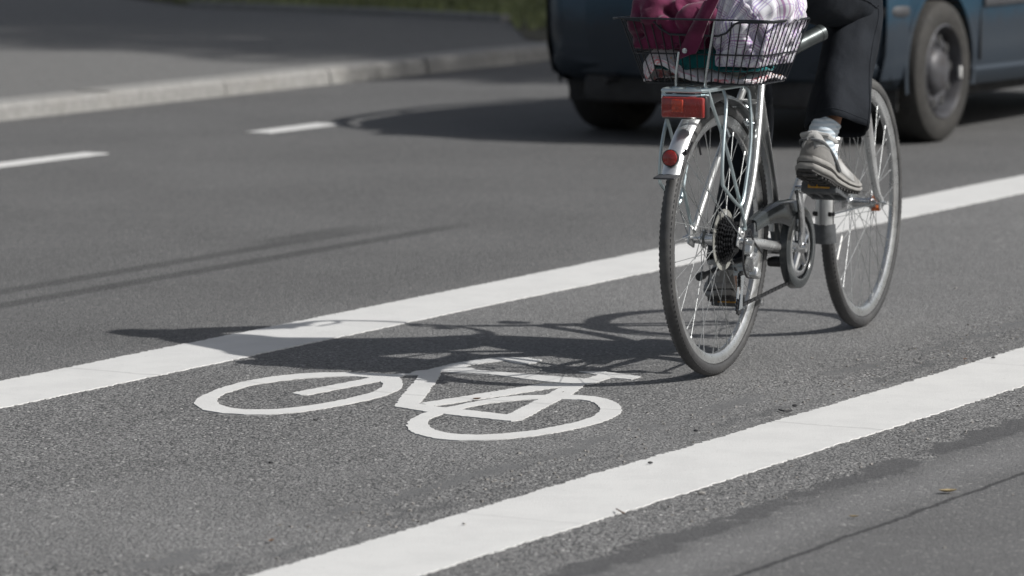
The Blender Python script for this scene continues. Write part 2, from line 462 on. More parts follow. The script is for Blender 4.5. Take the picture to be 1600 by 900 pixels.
def jag(poly, step=.011, amp=.0028, seed=1):
    rr = random.Random(seed); out = []
    n = len(poly)
    for i in range(n):
        a = Vector(poly[i]).to_2d(); b = Vector(poly[(i + 1) % n]).to_2d(); L = (b - a).length; k = max(1, int(L / step))
        nn = Vector((-(b - a).y, (b - a).x)) / max(L, 1e-6)
        for j in range(k):
            p = a + (b - a) * (j / k)
            q = noise.noise(Vector((p.x * 3, p.y * 3, seed))) * amp * 1.6
            out.append(p + nn * (rr.uniform(-amp, amp) + q))
    return out
def line_marking(name, v0, v1, u0, u1, seed):
    rr = random.Random(seed); b = MB(); n = int((u1 - u0) / .009); rows = []
    for i in range(n + 1):
        u_ = u0 + (u1 - u0) * i / n
        w1 = noise.noise(Vector((u_ * .9, seed, 0))) * .012 + noise.noise(Vector((u_ * 9, seed, 3))) * .004
        w2 = noise.noise(Vector((u_ * .8, seed + 9, 0))) * .012 + noise.noise(Vector((u_ * 9, seed, 7))) * .004
        va = v0 + w1 + rr.uniform(-.005, .005); vb = v1 + w2 + rr.uniform(-.005, .005)
        rows.append([UV(u_, va - .001, -.001), UV(u_, va, .0022), UV(u_, vb, .0022), UV(u_, vb + .001, -.001)])
    b.loft(rows, caps=False, ringclosed=False)
    return struct(b.build(name, M['paint'], smooth=False))
line_marking('lane_line', -4.272, -3.992, 3., 60., 1)
line_marking('lane_line', -6.279, -5.995, 4., 60., 2)
for i, (a, b_) in enumerate([(12.9, 14.8), (16.05, 16.66), (19.2, 21.1), (22.35, 24.25), (9.75, 11.65)]):
    line_marking('lane_dash', -10.115, -9.985, a, b_, 20 + i)

# the bicycle symbol painted on the lane
def pxA(l): return [ground(600 + x / 3.81, 530 + y / 3.81) for x, y in l]
def pxB(l): return [ground(290 + x / 4.324, 560 + y / 4.324) for x, y in l]
def sm(poly, k=3):
    P = [p.to_2d().to_3d() for p in poly]; n = len(P); out = []
    for i in range(n):
        a, b, c, d = P[i - 1], P[i], P[(i + 1) % n], P[(i + 2) % n]
        for j in range(k):
            t = j / k
            out.append(.5 * ((2 * b) + (c - a) * t + (2 * a - 5 * b + 4 * c - d) * t * t + (3 * b - a - 3 * c + d) * t ** 3))
    return out
solids = []; holes = []
solids.append((sm(pxB([(58, 310), (80, 275), (150, 240), (250, 200), (400, 160), (600, 125), (800, 105), (1000, 98), (1170, 101), (1330, 108), (1430, 125), (1465, 150), (1465, 185), (1430, 215), (1350, 250), (1200, 290), (1000, 330), (800, 362), (600, 380), (450, 383), (300, 378), (180, 365), (100, 345)])), 0))
holes.append((sm(pxB([(215, 300), (220, 275), (260, 245), (350, 215), (450, 185), (600, 160), (800, 138), (1000, 127), (1150, 127), (1250, 138), (1310, 158), (1335, 178), (1325, 200), (1290, 220), (1200, 250), (1050, 285), (850, 320), (650, 345), (450, 350), (330, 343), (250, 325)])), 0))
solids.append((pxB([(715, 240), (760, 228), (1230, 138), (1400, 110), (1510, 108), (1440, 130), (1300, 160), (1050, 208), (820, 252), (780, 252)]), 9))
solids.append((sm(pxA([(135, 520), (160, 480), (265, 437), (400, 405), (550, 375), (700, 350), (850, 338), (1000, 337), (1150, 337), (1290, 350), (1370, 375), (1410, 410), (1400, 445), (1340, 480), (1240, 513), (1100, 545), (900, 578), (700, 598), (500, 605), (350, 600), (220, 575), (150, 548)])), 1))
holes.append((sm(pxA([(262, 505), (275, 480), (350, 448), (450, 418), (580, 392), (720, 375), (880, 362), (1000, 362), (1120, 362), (1200, 367), (1265, 390), (1280, 420), (1250, 455), (1180, 487), (1060, 515), (900, 545), (750, 562), (600, 572), (450, 570), (340, 553), (285, 530)])), 1))
for pl in ([(60, 403), (215, 215), (340, 190), (325, 230), (205, 388), (300, 400), (265, 437)],
           [(60, 405), (205, 387), (360, 410), (455, 420), (740, 453), (820, 465), (765, 490), (715, 488), (400, 455), (265, 437)],
           [(205, 386), (950, 268), (1110, 268), (1060, 285), (300, 402)],
           [(740, 453), (1085, 275), (1205, 268), (1110, 335), (1040, 365), (820, 483), (765, 492)],
           [(255, 187), (330, 168), (450, 158), (560, 187), (1175, 236), (1245, 250), (1205, 272), (1040, 262), (930, 252), (620, 212), (330, 196)],
           [(280, 182), (400, 150), (550, 125), (700, 110), (850, 115), (940, 127), (905, 142), (860, 150), (800, 148), (720, 130), (600, 143), (470, 166), (360, 190)],
           [(1160, 195), (1300, 195), (1540, 225), (1470, 243), (1350, 235), (1240, 270), (1200, 272), (1170, 245), (1268, 216)],
           [(135, 217), (190, 192), (340, 180), (338, 197), (215, 217)]):
    solids.append((pxA(pl), 9))
def ccw(q):
    A = sum(q[i].x * q[(i + 1) % len(q)].y - q[(i + 1) % len(q)].x * q[i].y for i in range(len(q)))
    return q if A > 0 else q[::-1]
vs = []; fs = []; kinds = []
for k, (pl, idn) in enumerate(solids):
    q = ccw(jag(pl, seed=k)); s0 = len(vs); vs += q; fs.append(list(range(s0, len(vs)))); kinds.append(('s', idn))
for k, (pl, idn) in enumerate(holes):
    q = ccw(jag(pl, seed=50 + k)); s0 = len(vs); vs += q; fs.append(list(range(s0, len(vs)))); kinds.append(('h', idn))
rv, re_, rf, ov, oe, of = delaunay_2d_cdt(vs, [], fs, 0, 1e-5)
mk = MB(); keep = []
for f, org in zip(rf, of):
    ks = [kinds[i] for i in org]
    hs = {i for k, i in ks if k == 'h'}
    if any(k == 's' and i not in hs for k, i in ks): keep.append(tuple(f))
from collections import Counter
ec = Counter(tuple(sorted((f[i], f[(i + 1) % len(f)]))) for f in keep for i in range(len(f)))
nv = len(rv); mk.add([(p.x, p.y, .0022) for p in rv] + [(p.x, p.y, -.001) for p in rv], keep + [(f[i], f[(i + 1) % len(f)], f[(i + 1) % len(f)] + nv, f[i] + nv) for f in keep for i in range(len(f)) if ec[tuple(sorted((f[i], f[(i + 1) % len(f)])))] == 1])
struct(mk.build('bicycle_symbol_marking', M['paint'], smooth=False))

# grass verge (a soil bed with many blades) beyond the side drive
gp = [ground(x, y, PZ) for x, y in ((300, 9), (560, 19), (795, 31), (822, 60), (850, 64), (880, 62))]
far = [UV(60, -11.9), UV(80, -30), UV(31, -24)]
gpoly = [p for p in gp] + far
bed = MB(); bed.add([(p.x, p.y, PZ - .002) for p in gpoly] + [(p.x, p.y, PZ - .05) for p in gpoly], [tuple(range(len(gpoly)))])
struct(bed.build('verge', M['soil'], smooth=False))
def inpoly(x, y, P):
    c = False; n = len(P)
    for i in range(n):
        a, b = P[i], P[(i + 1) % n]
        if (a.y > y) != (b.y > y) and x < (b.x - a.x) * (y - a.y) / (b.y - a.y) + a.x: c = not c
    return c
gb = MB(); rg = random.Random(11); vv = []; ff = []
cnt = 0
while cnt < 26000:
    x = rg.uniform(-4.5, 5); y = rg.uniform(26, 36)
    if not inpoly(x, y, gpoly): continue
    cnt += 1
    h = rg.uniform(.04, .13) * (1 + .8 * noise.noise(Vector((x * 1.5, y * 1.5, 0)))); a = rg.uniform(0, 2 * PI); wd = rg.uniform(.004, .009)
    lx, ly = rg.uniform(-.05, .05), rg.uniform(-.05, .05); o = len(vv)
    vv += [(x - wd * math.cos(a), y - wd * math.sin(a), PZ - .002), (x + wd * math.cos(a), y + wd * math.sin(a), PZ - .002), (x + lx, y + ly, PZ + h)]
    ff.append((o, o + 1, o + 2))
gb.add(vv, ff); go = gb.build('grass', M['grass'], smooth=False, recalc=False); go['kind'] = 'stuff'
# flat edging stones round the verge
eb = MB(); pts = gp[:3]
for i in range(2):
    a, b_ = pts[i], pts[i + 1]; d = (b_ - a); n_ = int(d.length / .8)
    for k in range(n_):
        p = a + d * ((k + .5) / n_); ang = math.atan2(d.y, d.x)
        eb.box((p.x, p.y, PZ + .0), (d.length / n_ - .01, .12, .06), Matrix.Rotation(ang, 3, 'Z'), .006)
struct(eb.build('edging', M['kerb'], smooth=False))

#@@TREES
def tree(name_label, base, height, crown_r, crown_h, seed, trunk_r=.16, leaves=9000):
    rr = random.Random(seed)
    root = thing('tree', name_label, 'tree', base, 0, 'trees beyond the kerb')
    tb = MB(); pts = [Vector((0, 0, -.1)), Vector((.05, .02, height * .3)), Vector((-.03, .08, height * .55)), Vector((.05, 0, height * .8))]
    tb.tube(pts, [trunk_r * 1.25, trunk_r, trunk_r * .75, trunk_r * .3], 10, smooth=5)
    cz = height - crown_h * .5; clumps = []
    for k in range(15):
        a = rr.uniform(0, 2 * PI); q = rr.uniform(.25, 1) ** .6
        p = Vector((math.cos(a) * crown_r * q * .8, math.sin(a) * crown_r * q * .8, cz + rr.uniform(-.4, .42) * crown_h))
        clumps.append((p, rr.uniform(.28, .5) * crown_r))
        s0 = Vector((0, .04, height * rr.uniform(.3, .6)))
        tb.tube([s0, s0.lerp(p, .5) + Vector((0, 0, .15)), p], [trunk_r * .4, trunk_r * .22, trunk_r * .07], 6, smooth=3)
    tb.build('trunk', M['bark'], root)
    lv = []; lf = []
    for k in range(leaves):
        p, q = clumps[rr.randrange(len(clumps))]
        d = Vector((rr.gauss(0, 1), rr.gauss(0, 1), rr.gauss(0, .8))).normalized() * q * rr.uniform(.35, 1.08)
        c = p + d; s_ = rr.uniform(.07, .14)
        a = Vector((rr.gauss(0, 1), rr.gauss(0, 1), rr.gauss(0, 1))).normalized(); b = a.orthogonal().normalized()
        o = len(lv); lv += [c - a * s_, c + b * s_ * .55, c + a * s_, c - b * s_ * .55]; lf.append((o, o + 1, o + 2, o + 3))
    cb = MB(); cb.add(lv, lf); cb.build('crown', M['leafy'], root, smooth=False, recalc=False)
    return root
tree('tall broad leafy street tree on the near pavement, its shade falling across road and kerb', UV(27.3, 2.6, PZ), 16.2, 3.6, 5.4, 1, .24, leaves=60000)
tree('small leafy tree on the pavement hidden behind the blue car', UV(24.8, -12.5, PZ), 5.4, 1.7, 2.6, 2, .12, leaves=9000)
tree('leafy tree farthest along the grass verge', UV(33, -13.2, PZ), 8.0, 2.6, 3.8, 3, leaves=12000)

#@@BIKE
BA = R(24.16)
BIKE_LOC = Vector((.515, 10.875, 0)); BIKE_ROT = PI / 2 - BA
RW = .346; WB = 1.11
bike = thing('bicycle', 'silver step-through city bicycle ridden along the painted lane, black wire basket behind the saddle', 'bicycle', BIKE_LOC, BIKE_ROT)

def steer(v):      # front assembly turned slightly to the left about the front contact
    a = R(2.8); x = v.x - WB; y = v.y
    return Vector((WB + x * math.cos(a) - y * math.sin(a), x * math.sin(a) + y * math.cos(a), v.z))
ident = lambda v: v

def make_wheel(cx, fn, front):
    c = Vector((cx, 0, RW)); nseg = 96
    # alloy rim: hollow deep section
    prof = [(.3075, -.0115), (.3150, -.0125), (.3165, -.0105), (.3110, -.0080), (.3110, .0080), (.3165, .0105), (.3150, .0125), (.3075, .0115),
            (.2960, .0095), (.2905, .0060), (.2890, 0), (.2905, -.0060), (.2960, -.0095)]
    rim = MB().revolve(prof, c, 'y', nseg, closedprof=True).xf(fn).build('wheel', M['rimm'], bike, angle=30)
    # tyre
    tp = []; rt = .0180
    for k in range(20):
        a = -PI * .28 + (2 * PI - PI * .44) * k / 19 - PI * .0
        a = R(215) - R(250) * k / 19       # from one bead over the tread to the other
        tp.append((.328 + rt * math.sin(a), rt * math.cos(a)))
    tyre = MB(); tyre.revolve(tp + [(.3165, .0100), (.3165, -.0100)], c, 'y', nseg, closedprof=True)
    # tread blocks
    tr = MB()
    for side in (-1, 1):
        for k in range(150):
            a = 2 * PI * (k + (.5 if side > 0 else 0)) / 150
            aa = R(52) * side
            rr_ = .328 + .0171 * math.cos(aa); yy = .0171 * math.sin(aa)
            rot = Matrix.Rotation(-a, 3, 'Y') @ Matrix.Rotation(0, 3, 'X')
            tr.box(c + Vector((rr_ * math.cos(a), yy, rr_ * math.sin(a))), (.0014, .005, .0075), rot)
    tyre.add(tr.v, tr.f)
    tyre.xf(fn).build('tyre', M['tyre'], rim, angle=40)
    # hub
    hw = .050 if front else .0675
    fl = .031 if front else .030
    hp = [(.0, -hw), (.006, -hw), (.006, -fl - .010), (.014, -fl - .008), (.014, -fl - .002), (.024, -fl), (.024, -fl + .003), (.014, -fl + .006), (.012, 0),
          (.014, fl - .006), (.024, fl - .003), (.024, fl), (.014, fl + .002), (.014, fl + .008), (.006, fl + .010), (.006, hw), (.0, hw)]
    hb = MB().revolve(hp, c, 'y', 20)
    for sgn in (-1, 1):
        hb.revolve([(.0, sgn * (hw + .020)), (.0045, sgn * (hw + .020)), (.0045, sgn * (hw + .012)), (.009, sgn * (hw + .012)), (.009, sgn * (hw + .003)), (.012, sgn * (hw + .002)), (.012, sgn * hw)], c, 'y', 12)
    hb.xf(fn).build('hub', M['alu'], rim)
    ph = .06 if front else .11
    for k in range(36):
        side = 1 if k % 2 else -1
        lead = 1 if (k // 2) % 2 else -1
        ar = 2 * PI * k / 36 + ph; ah = ar + lead * R(68)
        p0 = c + Vector((.0225 * math.cos(ah), side * fl, .0225 * math.sin(ah)))
        p1 = c + Vector((.290 * math.cos(ar), side * .002, .290 * math.sin(ar)))
        p1b = p1 + (p0 - p1).normalized() * .013
        sp = MB().tube([p0, p1], .00095, 6); sp.tube([p1, p1b], .0019, 5)
        sp.xf(fn).build('spoke', M['spoke'], rim)
    # white reflector sticks clipped on some spokes
    for k in ((21, 8) if front else ()):
        side = 1 if k % 2 else -1; lead = 1 if (k // 2) % 2 else -1
        ar = 2 * PI * k / 36 + ph; ah = ar + lead * R(68)
        p0 = c + Vector((.0225 * math.cos(ah), side * fl, .0225 * math.sin(ah))); p1 = c + Vector((.290 * math.cos(ar), side * .002, .290 * math.sin(ar)))
        MB().tube([p1.lerp(p0, .12), p1.lerp(p0, .45)], .0030, 6).xf(fn).build('spoke_reflector', M['white'], rim)
    vz = c + Vector((.287 * math.cos(2.0), 0, .287 * math.sin(2.0)))
    MB().tube([vz, c + Vector((.245 * math.cos(2.0), 0, .245 * math.sin(2.0)))], .003, 6).xf(fn).build('valve', M['blackp'], rim)
    return rim
rear = make_wheel(0., ident, False)
frontw = make_wheel(WB, steer, True)

# ---- frame
BB = Vector((.46, 0, .285))
ST_TOP = Vector((.245, 0, .80)); HEAD_B = Vector((.905, 0, .735)); HEAD_T = Vector((.845, 0, .90))
fr = MB()
fr.tube([HEAD_B.lerp(HEAD_T, .1), HEAD_B.lerp(BB, .35) + Vector((0, 0, -.025)), HEAD_B.lerp(BB, .7) + Vector((0, 0, -.02)), BB], [.019, .021, .021, .020], 16, smooth=6)
fr.tube([HEAD_B + (HEAD_B - HEAD_T).normalized() * .0, HEAD_T], .020, 16)
fr.revolve([(0, -.036), (.021, -.036), (.021, .036), (0, .036)], BB, 'y', 20)
for sgn in (-1, 1):
    # seat stay, chain stay, dropout
    fr.tube([Vector((.012, sgn * .064, .362)), Vector((.12, sgn * .056, .50)), Vector((.265, sgn * .022, .725)), Vector((.27, sgn * .016, .742))], [.0085, .0095, .0095, .0085], 12, smooth=5)
    fr.tube([Vector((.012, sgn * .064, .342)), Vector((.15, sgn * .060, .325)), Vector((.32, sgn * .038, .300)), BB + Vector((-.01, sgn * .018, 0))], [.0095, .0125, .0135, .0135], 12, smooth=5)
    fr.box((.006, sgn * .066, .350), (.044, .006, .050), Matrix.Rotation(R(20), 3, 'Y'), .003)
fr.tube([Vector((.235, -.024, .68)), Vector((.235, .024, .68))], .007, 8)
fr.tube([Vector((.385, -.030, .300)), Vector((.385, .030, .300))], .009, 8)
frame = fr.build('frame', M['frame'], bike)
MB().tube([ST_TOP, BB + Vector((-.004, 0, .01))], .0185, 18).build('seat_tube', M['framed'], frame)
MB().tube([ST_TOP, Vector((.178, 0, .955))], .0135, 14).build('seat_post', M['alu'], bike)
clampb = MB().tube([ST_TOP + Vector((.006, 0, -.015)), ST_TOP + Vector((-.004, 0, .012))], .0225, 16)
clampb.tube([ST_TOP + Vector((-.01, -.03, 0)), ST_TOP + Vector((-.03, -.045, -.02))], .004, 8)
clampb.build('seat_clamp', M['steel'], bike)
# saddle
sr = []
for k in range(15):
    t = k / 14; x = -.09 + .27 * t; wy = .085 * (1 - t) ** .8 * (1 if t > .08 else .75) + .022
    h = .012 * math.cos(t * 6) + (.018 if t < .2 else 0)
    ring = []
    for j in range(14):
        a = 2 * PI * j / 14; ring.append(Vector((x + .17, wy * math.cos(a), .985 + h + (.022 if math.sin(a) > 0 else .034) * math.sin(a) - .012 * abs(math.cos(a)))))
    sr.append(ring)
sad = MB().loft(sr).build('saddle', M['blackp'], bike)
for sgn in (-1, 1):
    sp = MB()
    for zz in range(1):
        pts = [Vector((.10 + .016 * math.cos(a), sgn * .04 + .016 * math.sin(a), .93 + .0075 * a / (2 * PI) * 1.6)) for a in np.linspace(0, 2 * PI * 4.5, 60)]
        sp.tube(pts, .0025, 5)
    sp.build('saddle_spring', M['steel'], sad)
# ---- fork + head + bars
fk = MB()
AX = Vector((WB, 0, RW))
crown = Vector((.930, 0, .700))
for sgn in (-1, 1):
    fk.tube([crown + Vector((0, sgn * .036, .012)), Vector((.965, sgn * .050, .60)), Vector((1.022, sgn * .053, .46)), Vector((1.062, sgn * .054, .385)), AX + Vector((-.004, sgn * .054, .006))], [.0160, .0160, .0140, .0110, .0085], 12, smooth=5)
    fk.box(AX + Vector((0, sgn * .054, 0)), (.030, .006, .034), None, .003)
fk.box(crown + Vector((0, 0, .014)), (.050, .096, .030), Matrix.Rotation(R(-20), 3, 'Y'), .012)
fk.tube([crown, HEAD_B], .016, 12)
fork = fk.xf(steer).build('fork', M['frame'], bike)
st = MB(); st.tube([HEAD_T, HEAD_T + Vector((-.045, 0, .13)), Vector((.84, 0, 1.05))], [.013, .013, .014], 12, smooth=5)
st.build('stem', M['alu'], bike)
hb = MB().tube([(.60, .29, 1.045), (.70, .285, 1.055), (.79, .24, 1.07), (.845, .12, 1.06), (.845, 0, 1.05), (.845, -.12, 1.06), (.79, -.24, 1.07), (.70, -.285, 1.055), (.60, -.29, 1.045)], .0115, 10, smooth=5)
handlebar = hb.build('handlebar', M['alu'], bike)
for sgn in (-1, 1):
    MB().tube([(.585, sgn * .2905, 1.044), (.70, sgn * .285, 1.055)], [.017, .0155, .017], 12, smooth=0).build('grip', M['blackp'], handlebar)
    MB().tube([(.80, sgn * .225, 1.06), (.76, sgn * .235, 1.025), (.66, sgn * .27, 1.005)], [.007, .006, .005], 8, smooth=4).build('brake_lever', M['alu'], handlebar)
bl = MB()
bl.revolve([(0, -.02), (.026, -.018), (.030, 0), (.02, .010), (0, .014)], (.80, -.16, 1.10), 'z', 18)
bl.build('bell', M['steel'], handlebar)
hl = MB().revolve([(0, -.045), (.018, -.04), (.030, -.01), (.034, .015), (.030, .02), (0, .024)], (.955, 0, .84), 'x', 20)
headl = hl.build('headlight', M['blackp'], bike)
MB().tube([(.92, 0, .79), (.945, 0, .83)], .005, 6).build('bracket', M['steel'], headl)

# ---- fenders
def fender(cx, fn, a0, a1, rad=.370, hwid=.0245, mat='fender'):
    c = Vector((cx, 0, RW)); rings = []
    n = 60
    for i in range(n + 1):
        a = a0 + (a1 - a0) * i / n; ring = []
        outer = []; inner = []
        for j in range(11):
            b = -R(72) + R(144) * j / 10
            rr_ = rad - .018 + .018 * math.cos(b); yy = hwid * math.sin(b) / math.sin(R(72))
            outer.append(c + Vector((rr_ * math.cos(a), yy, rr_ * math.sin(a))))
            rr2 = rr_ - .0012
            inner.append(c + Vector((rr2 * math.cos(a), yy * .97, rr2 * math.sin(a))))
        rings.append(outer + inner[::-1])
    return MB().loft(rings).xf(fn).build('fender', M[mat], bike, angle=50)
fr_ = fender(0, ident, R(-2), R(149))
ff_ = fender(WB, steer, R(112), R(186), mat='fender')
def polar(cx, a, r, y=0.): return Vector((cx + r * math.cos(a), y, RW + r * math.sin(a)))
# mudflaps
mb = MB()
for (w0, a_, r_) in ((.0, 148, .371),):
    mb.box(polar(0, R(149.5), .372) + Vector((-.008, 0, -.004)), (.042, .056, .005), Matrix.Rotation(R(-8), 3, 'Y'), .002)
mb.build('mudflap', M['cartrim'], fr_)
rings = []
for i in range(9):
    a = R(184.5 + i * 1.0); wd = .030 + .005 * i / 8
    ring = []
    for (q, rr_) in ((-1, .352), (-.6, .366), (0, .371), (.6, .366), (1, .352)):
        ring.append(polar(WB, a, rr_ + .001 * i, q * wd))
    for (q, rr_) in ((1, .349), (.6, .362), (0, .367), (-.6, .362), (-1, .349)):
        ring.append(polar(WB, a, rr_ + .001 * i, q * wd))
    rings.append(ring)
MB().loft(rings).xf(steer).build('mudflap', M['rubberg'], ff_)
for sgn in (-1, 1):
    MB().tube([polar(0, R(141), .364, sgn * .027), Vector((-.006, sgn * .072, .356))], .0016, 6).build('stay', M['steel'], fr_)
    MB().tube([polar(WB, R(180), .360, sgn * .028), Vector((WB, sgn * .062, RW + .005))], .0017, 6).xf(steer).build('stay', M['steel'], ff_)
    b = MB().revolve([(0, sgn * .030), (.006, sgn * .030), (.006, sgn * .024), (0, sgn * .024)], polar(WB, R(180), .357), 'y', 8)
    b.box(polar(WB, R(180), .3665, sgn * .020), (.004, .010, .012), None, .002)
    b.xf(steer).build('stay_bolt', M['blackp'], ff_)
b = MB().box(polar(0, R(138), .362, -.028), (.012, .008, .014), None, .003).tube([polar(0, R(138), .362, -.032), polar(0, R(134), .372, -.040)], .003, 6)
b.build('stay_bolt', M['blackp'], fr_)

# ---- lights and reflectors behind
TLx = -.243
tl = MB().box((TLx + .014, -.010, .697), (.026, .122, .060), None, .008).build('tail_light', M['blackp'], bike, angle=40)
MB().box((TLx - .004, -.010, .697), (.016, .113, .051), None, .005).build('lens', M['lens'], tl, angle=40)
MB().box((TLx - .0125, .002, .701), (.006, .032, .032), None, .003).build('bulb_window', M['lensi'], tl, angle=40)
cr = polar(0, R(142.5), .373)
nrm = Vector((-1, 0, .12)).normalized(); rot = nrm.to_track_quat('Z', 'Y').to_matrix()
rb = MB().revolve([(0, .012), (.012, .0115), (.0185, .009), (.020, .006), (.020, 0), (0, 0)], (0, 0, 0), 'z', 28).xf(lambda v: cr + Vector((-.006, .0, .002)) + rot @ v).build('round_reflector', M['lens'], bike, angle=30)
MB().revolve([(.0200, -.004), (.0215, -.002), (.0215, .006), (.0203, .007)], (0, 0, 0), 'z', 28).xf(lambda v: cr + Vector((-.006, .0, .002)) + rot @ v).build('reflector_rim', M['blackp'], rb)

# ---- rack
rk_ = MB(); RZ = .737; RY = .060
for dz in (0,):
    loop = [(.20, .040, RZ), (.12, RY, RZ), (-.20, RY, RZ), (-.232, RY - .010, RZ), (-.240, RY - .026, RZ), (-.240, -RY + .026, RZ), (-.232, -RY + .010, RZ), (-.20, -RY, RZ), (.12, -RY, RZ), (.20, -.040, RZ)]
    rk_.tube(loop, .0052, 10)
rk_.tube([(-.20, RY, RZ - .012), (-.232, RY - .010, RZ - .012), (-.240, RY - .026, RZ - .012), (-.240, -RY + .026, RZ - .012), (-.232, -RY + .010, RZ - .012), (-.20, -RY, RZ - .012)], .0045, 8)
for x in (-.15, -.02, .11): rk_.tube([(x, -RY, RZ), (x, RY, RZ)], .0042, 8)
for y in (-.022, .022): rk_.tube([(-.24, y, RZ + .001), (.12, y, RZ + .001)], .0036, 8)
rk_.tube([(.20, .040, RZ), (.235, .018, .730)], .005, 8); rk_.tube([(.20, -.040, RZ), (.235, -.018, .730)], .005, 8)
for sgn in (-1, 1):
    # stay down to the dropout
    rk_.tube([(-.205, sgn * RY, RZ), (-.185, sgn * (RY + .006), RZ - .045), (-.10, sgn * .070, .58), (.012, sgn * .074, .392), (.012, sgn * .072, .372)], .0046, 8, smooth=5)
    # side guard bow for bags
    rk_.tube([(.045, sgn * .062, RZ - .004), (.048, sgn * .072, RZ - .03), (.035, sgn * .082, .60), (-.010, sgn * .084, .475), (-.035, sgn * .084, .440), (-.060, sgn * .084, .442),
              (-.150, sgn * .084, .490), (-.168, sgn * .084, .515), (-.158, sgn * .082, .60), (-.118, sgn * .074, .70), (-.108, sgn * .062, RZ - .004)], .0045, 8, smooth=4)
rack = rk_.build('rack', M['rackm'], bike)
# spring clamp standing up behind the basket
for (ya, yb, zt, xt) in ((-.032, -.056, .912, -.150), (.048, .042, .828, -.146)):
    MB().tube([(-.150, ya, RZ), (-.150, ya, RZ + .03), (xt, yb, zt)], .0035, 8, smooth=3).build('clamp_rod', M['steel'], rack)

# ---- basket
bs = MB(); bot = .748; top = .905; mid = .822
XB0, XB1 = -.122, .112; XT0, XT1 = -.142, .138; YB, YT = .150, .205
def lev(z):
    t = (z - bot) / (top - bot); return XB0 + (XT0 - XB0) * t, XB1 + (XT1 - XB1) * t, YB + (YT - YB) * t
def rrect(z, rc=.028, n=5, dip=None):
    x0, x1, yw = lev(z); out = []
    for (cx_, cy_, a0) in ((x1 - rc, yw - rc, 0), (x0 + rc, yw - rc, PI / 2), (x0 + rc, -yw + rc, PI), (x1 - rc, -yw + rc, 3 * PI / 2)):
        for k in range(n + 1):
            a = a0 + PI / 2 * k / n; out.append(Vector((cx_ + rc * math.cos(a), cy_ + rc * math.sin(a), z)))
    return out
bs.tube(rrect(bot), .0022, 6, closed=True)
bs.tube(rrect(mid), .0020, 6, closed=True)
# top rim with the lowered stretch at the rear
x0, x1, yw = lev(top)
ring = [Vector(p) for p in rrect(top)]
rim_pts = ring[:12] + [Vector((x0, .110, top - .004)), Vector((x0, .095, top - .020)), Vector((x0 + .001, .070, top - .034)), Vector((x0 + .002, -.060, top - .036)), Vector((x0 + .001, -.082, top - .028)), Vector((x0, -.104, top - .005)), Vector((x0, -.116, top - .001))] + ring[12:]
bs.tube(rim_pts, .0030, 7, closed=True)
def rimz(y):
    if -.085 < y < .085: return top - .035
    return top
n_ = 16
for k in range(n_ + 1):
    t = -1 + 2 * k / n_
    yb_, yt_ = t * (YB - .01), t * (YT - .012)
    zt_ = rimz(yt_)
    tt = (zt_ - bot) / (top - bot)
    bs.tube([(XB0, yb_, bot), (XB0 + (XT0 - XB0) * tt, yb_ + (yt_ - yb_) * tt, zt_)], .00175, 6)
    bs.tube([(XB1, yb_, bot), (XT1, yt_, top)], .00175, 6)
    bs.tube([(XB0, yb_, bot), (XB1, yb_, bot)], .00175, 6)
for k in range(10):
    t = -1 + 2 * k / 9; xm, hx = (XB0 + XB1) / 2, (XB1 - XB0) / 2 - .012; xm2, hx2 = (XT0 + XT1) / 2, (XT1 - XT0) / 2 - .012
    for sgn in (-1, 1): bs.tube([(xm + t * hx, sgn * YB, bot), (xm2 + t * hx2, sgn * YT, top)], .00175, 6)
for k in range(4):
    x = XB0 + (XB1 - XB0) * (k + .5) / 4; bs.tube([(x, -YB, bot), (x, YB, bot)], .002, 5)
basket = bs.build('wire_basket', M['wire'], bike)
hd = MB().tube([(.0, YT + .004, top + .002), (XT0 - .02, YT + .008, top + .004), (XT0 - .035, YT - .010, top + .006), (XT0 - .035, -YT + .010, top + .006), (XT0 - .02, -YT - .006, top + .004), (.0, -YT - .003, top + .002)], .0026, 7)
hd.build('basket_handle', M['wire'], basket)

# ---- drivetrain
ch = MB()   # spoke protector
rp = MB().revolve([(.026, .0), (.060, -.0005), (.076, -.002), (.078, -.0025), (.078, -.0045), (.060, -.003), (.026, -.003)], (0, -.020, RW), 'y', 48, closedprof=True)
rp.build('spoke_protector', M['clear'], bike)
cas = MB()
for k in range(7):
    rr_ = .060 - k * .0046; y0 = -.0265 - k * .0048; teeth = int(rr_ * 2 * PI / .0127 * 1.0) + 1
    outer = []; n = teeth * 4
    def rg_(i): return rr_ + (.0025 if (i % 4) in (0, 1) else -.0025)
    ring1 = [Vector((rg_(i) * math.cos(2 * PI * i / n), y0, RW + rg_(i) * math.sin(2 * PI * i / n))) for i in range(n)]
    ring2 = [p + Vector((0, -.002, 0)) for p in ring1]
    cas.loft([ring1, ring2])
cas.revolve([(.020, -.024), (.020, -.060), (.010, -.060)], (0, 0, RW), 'y', 20)
cas.build('cassette', M['drive'], bike, smooth=False)
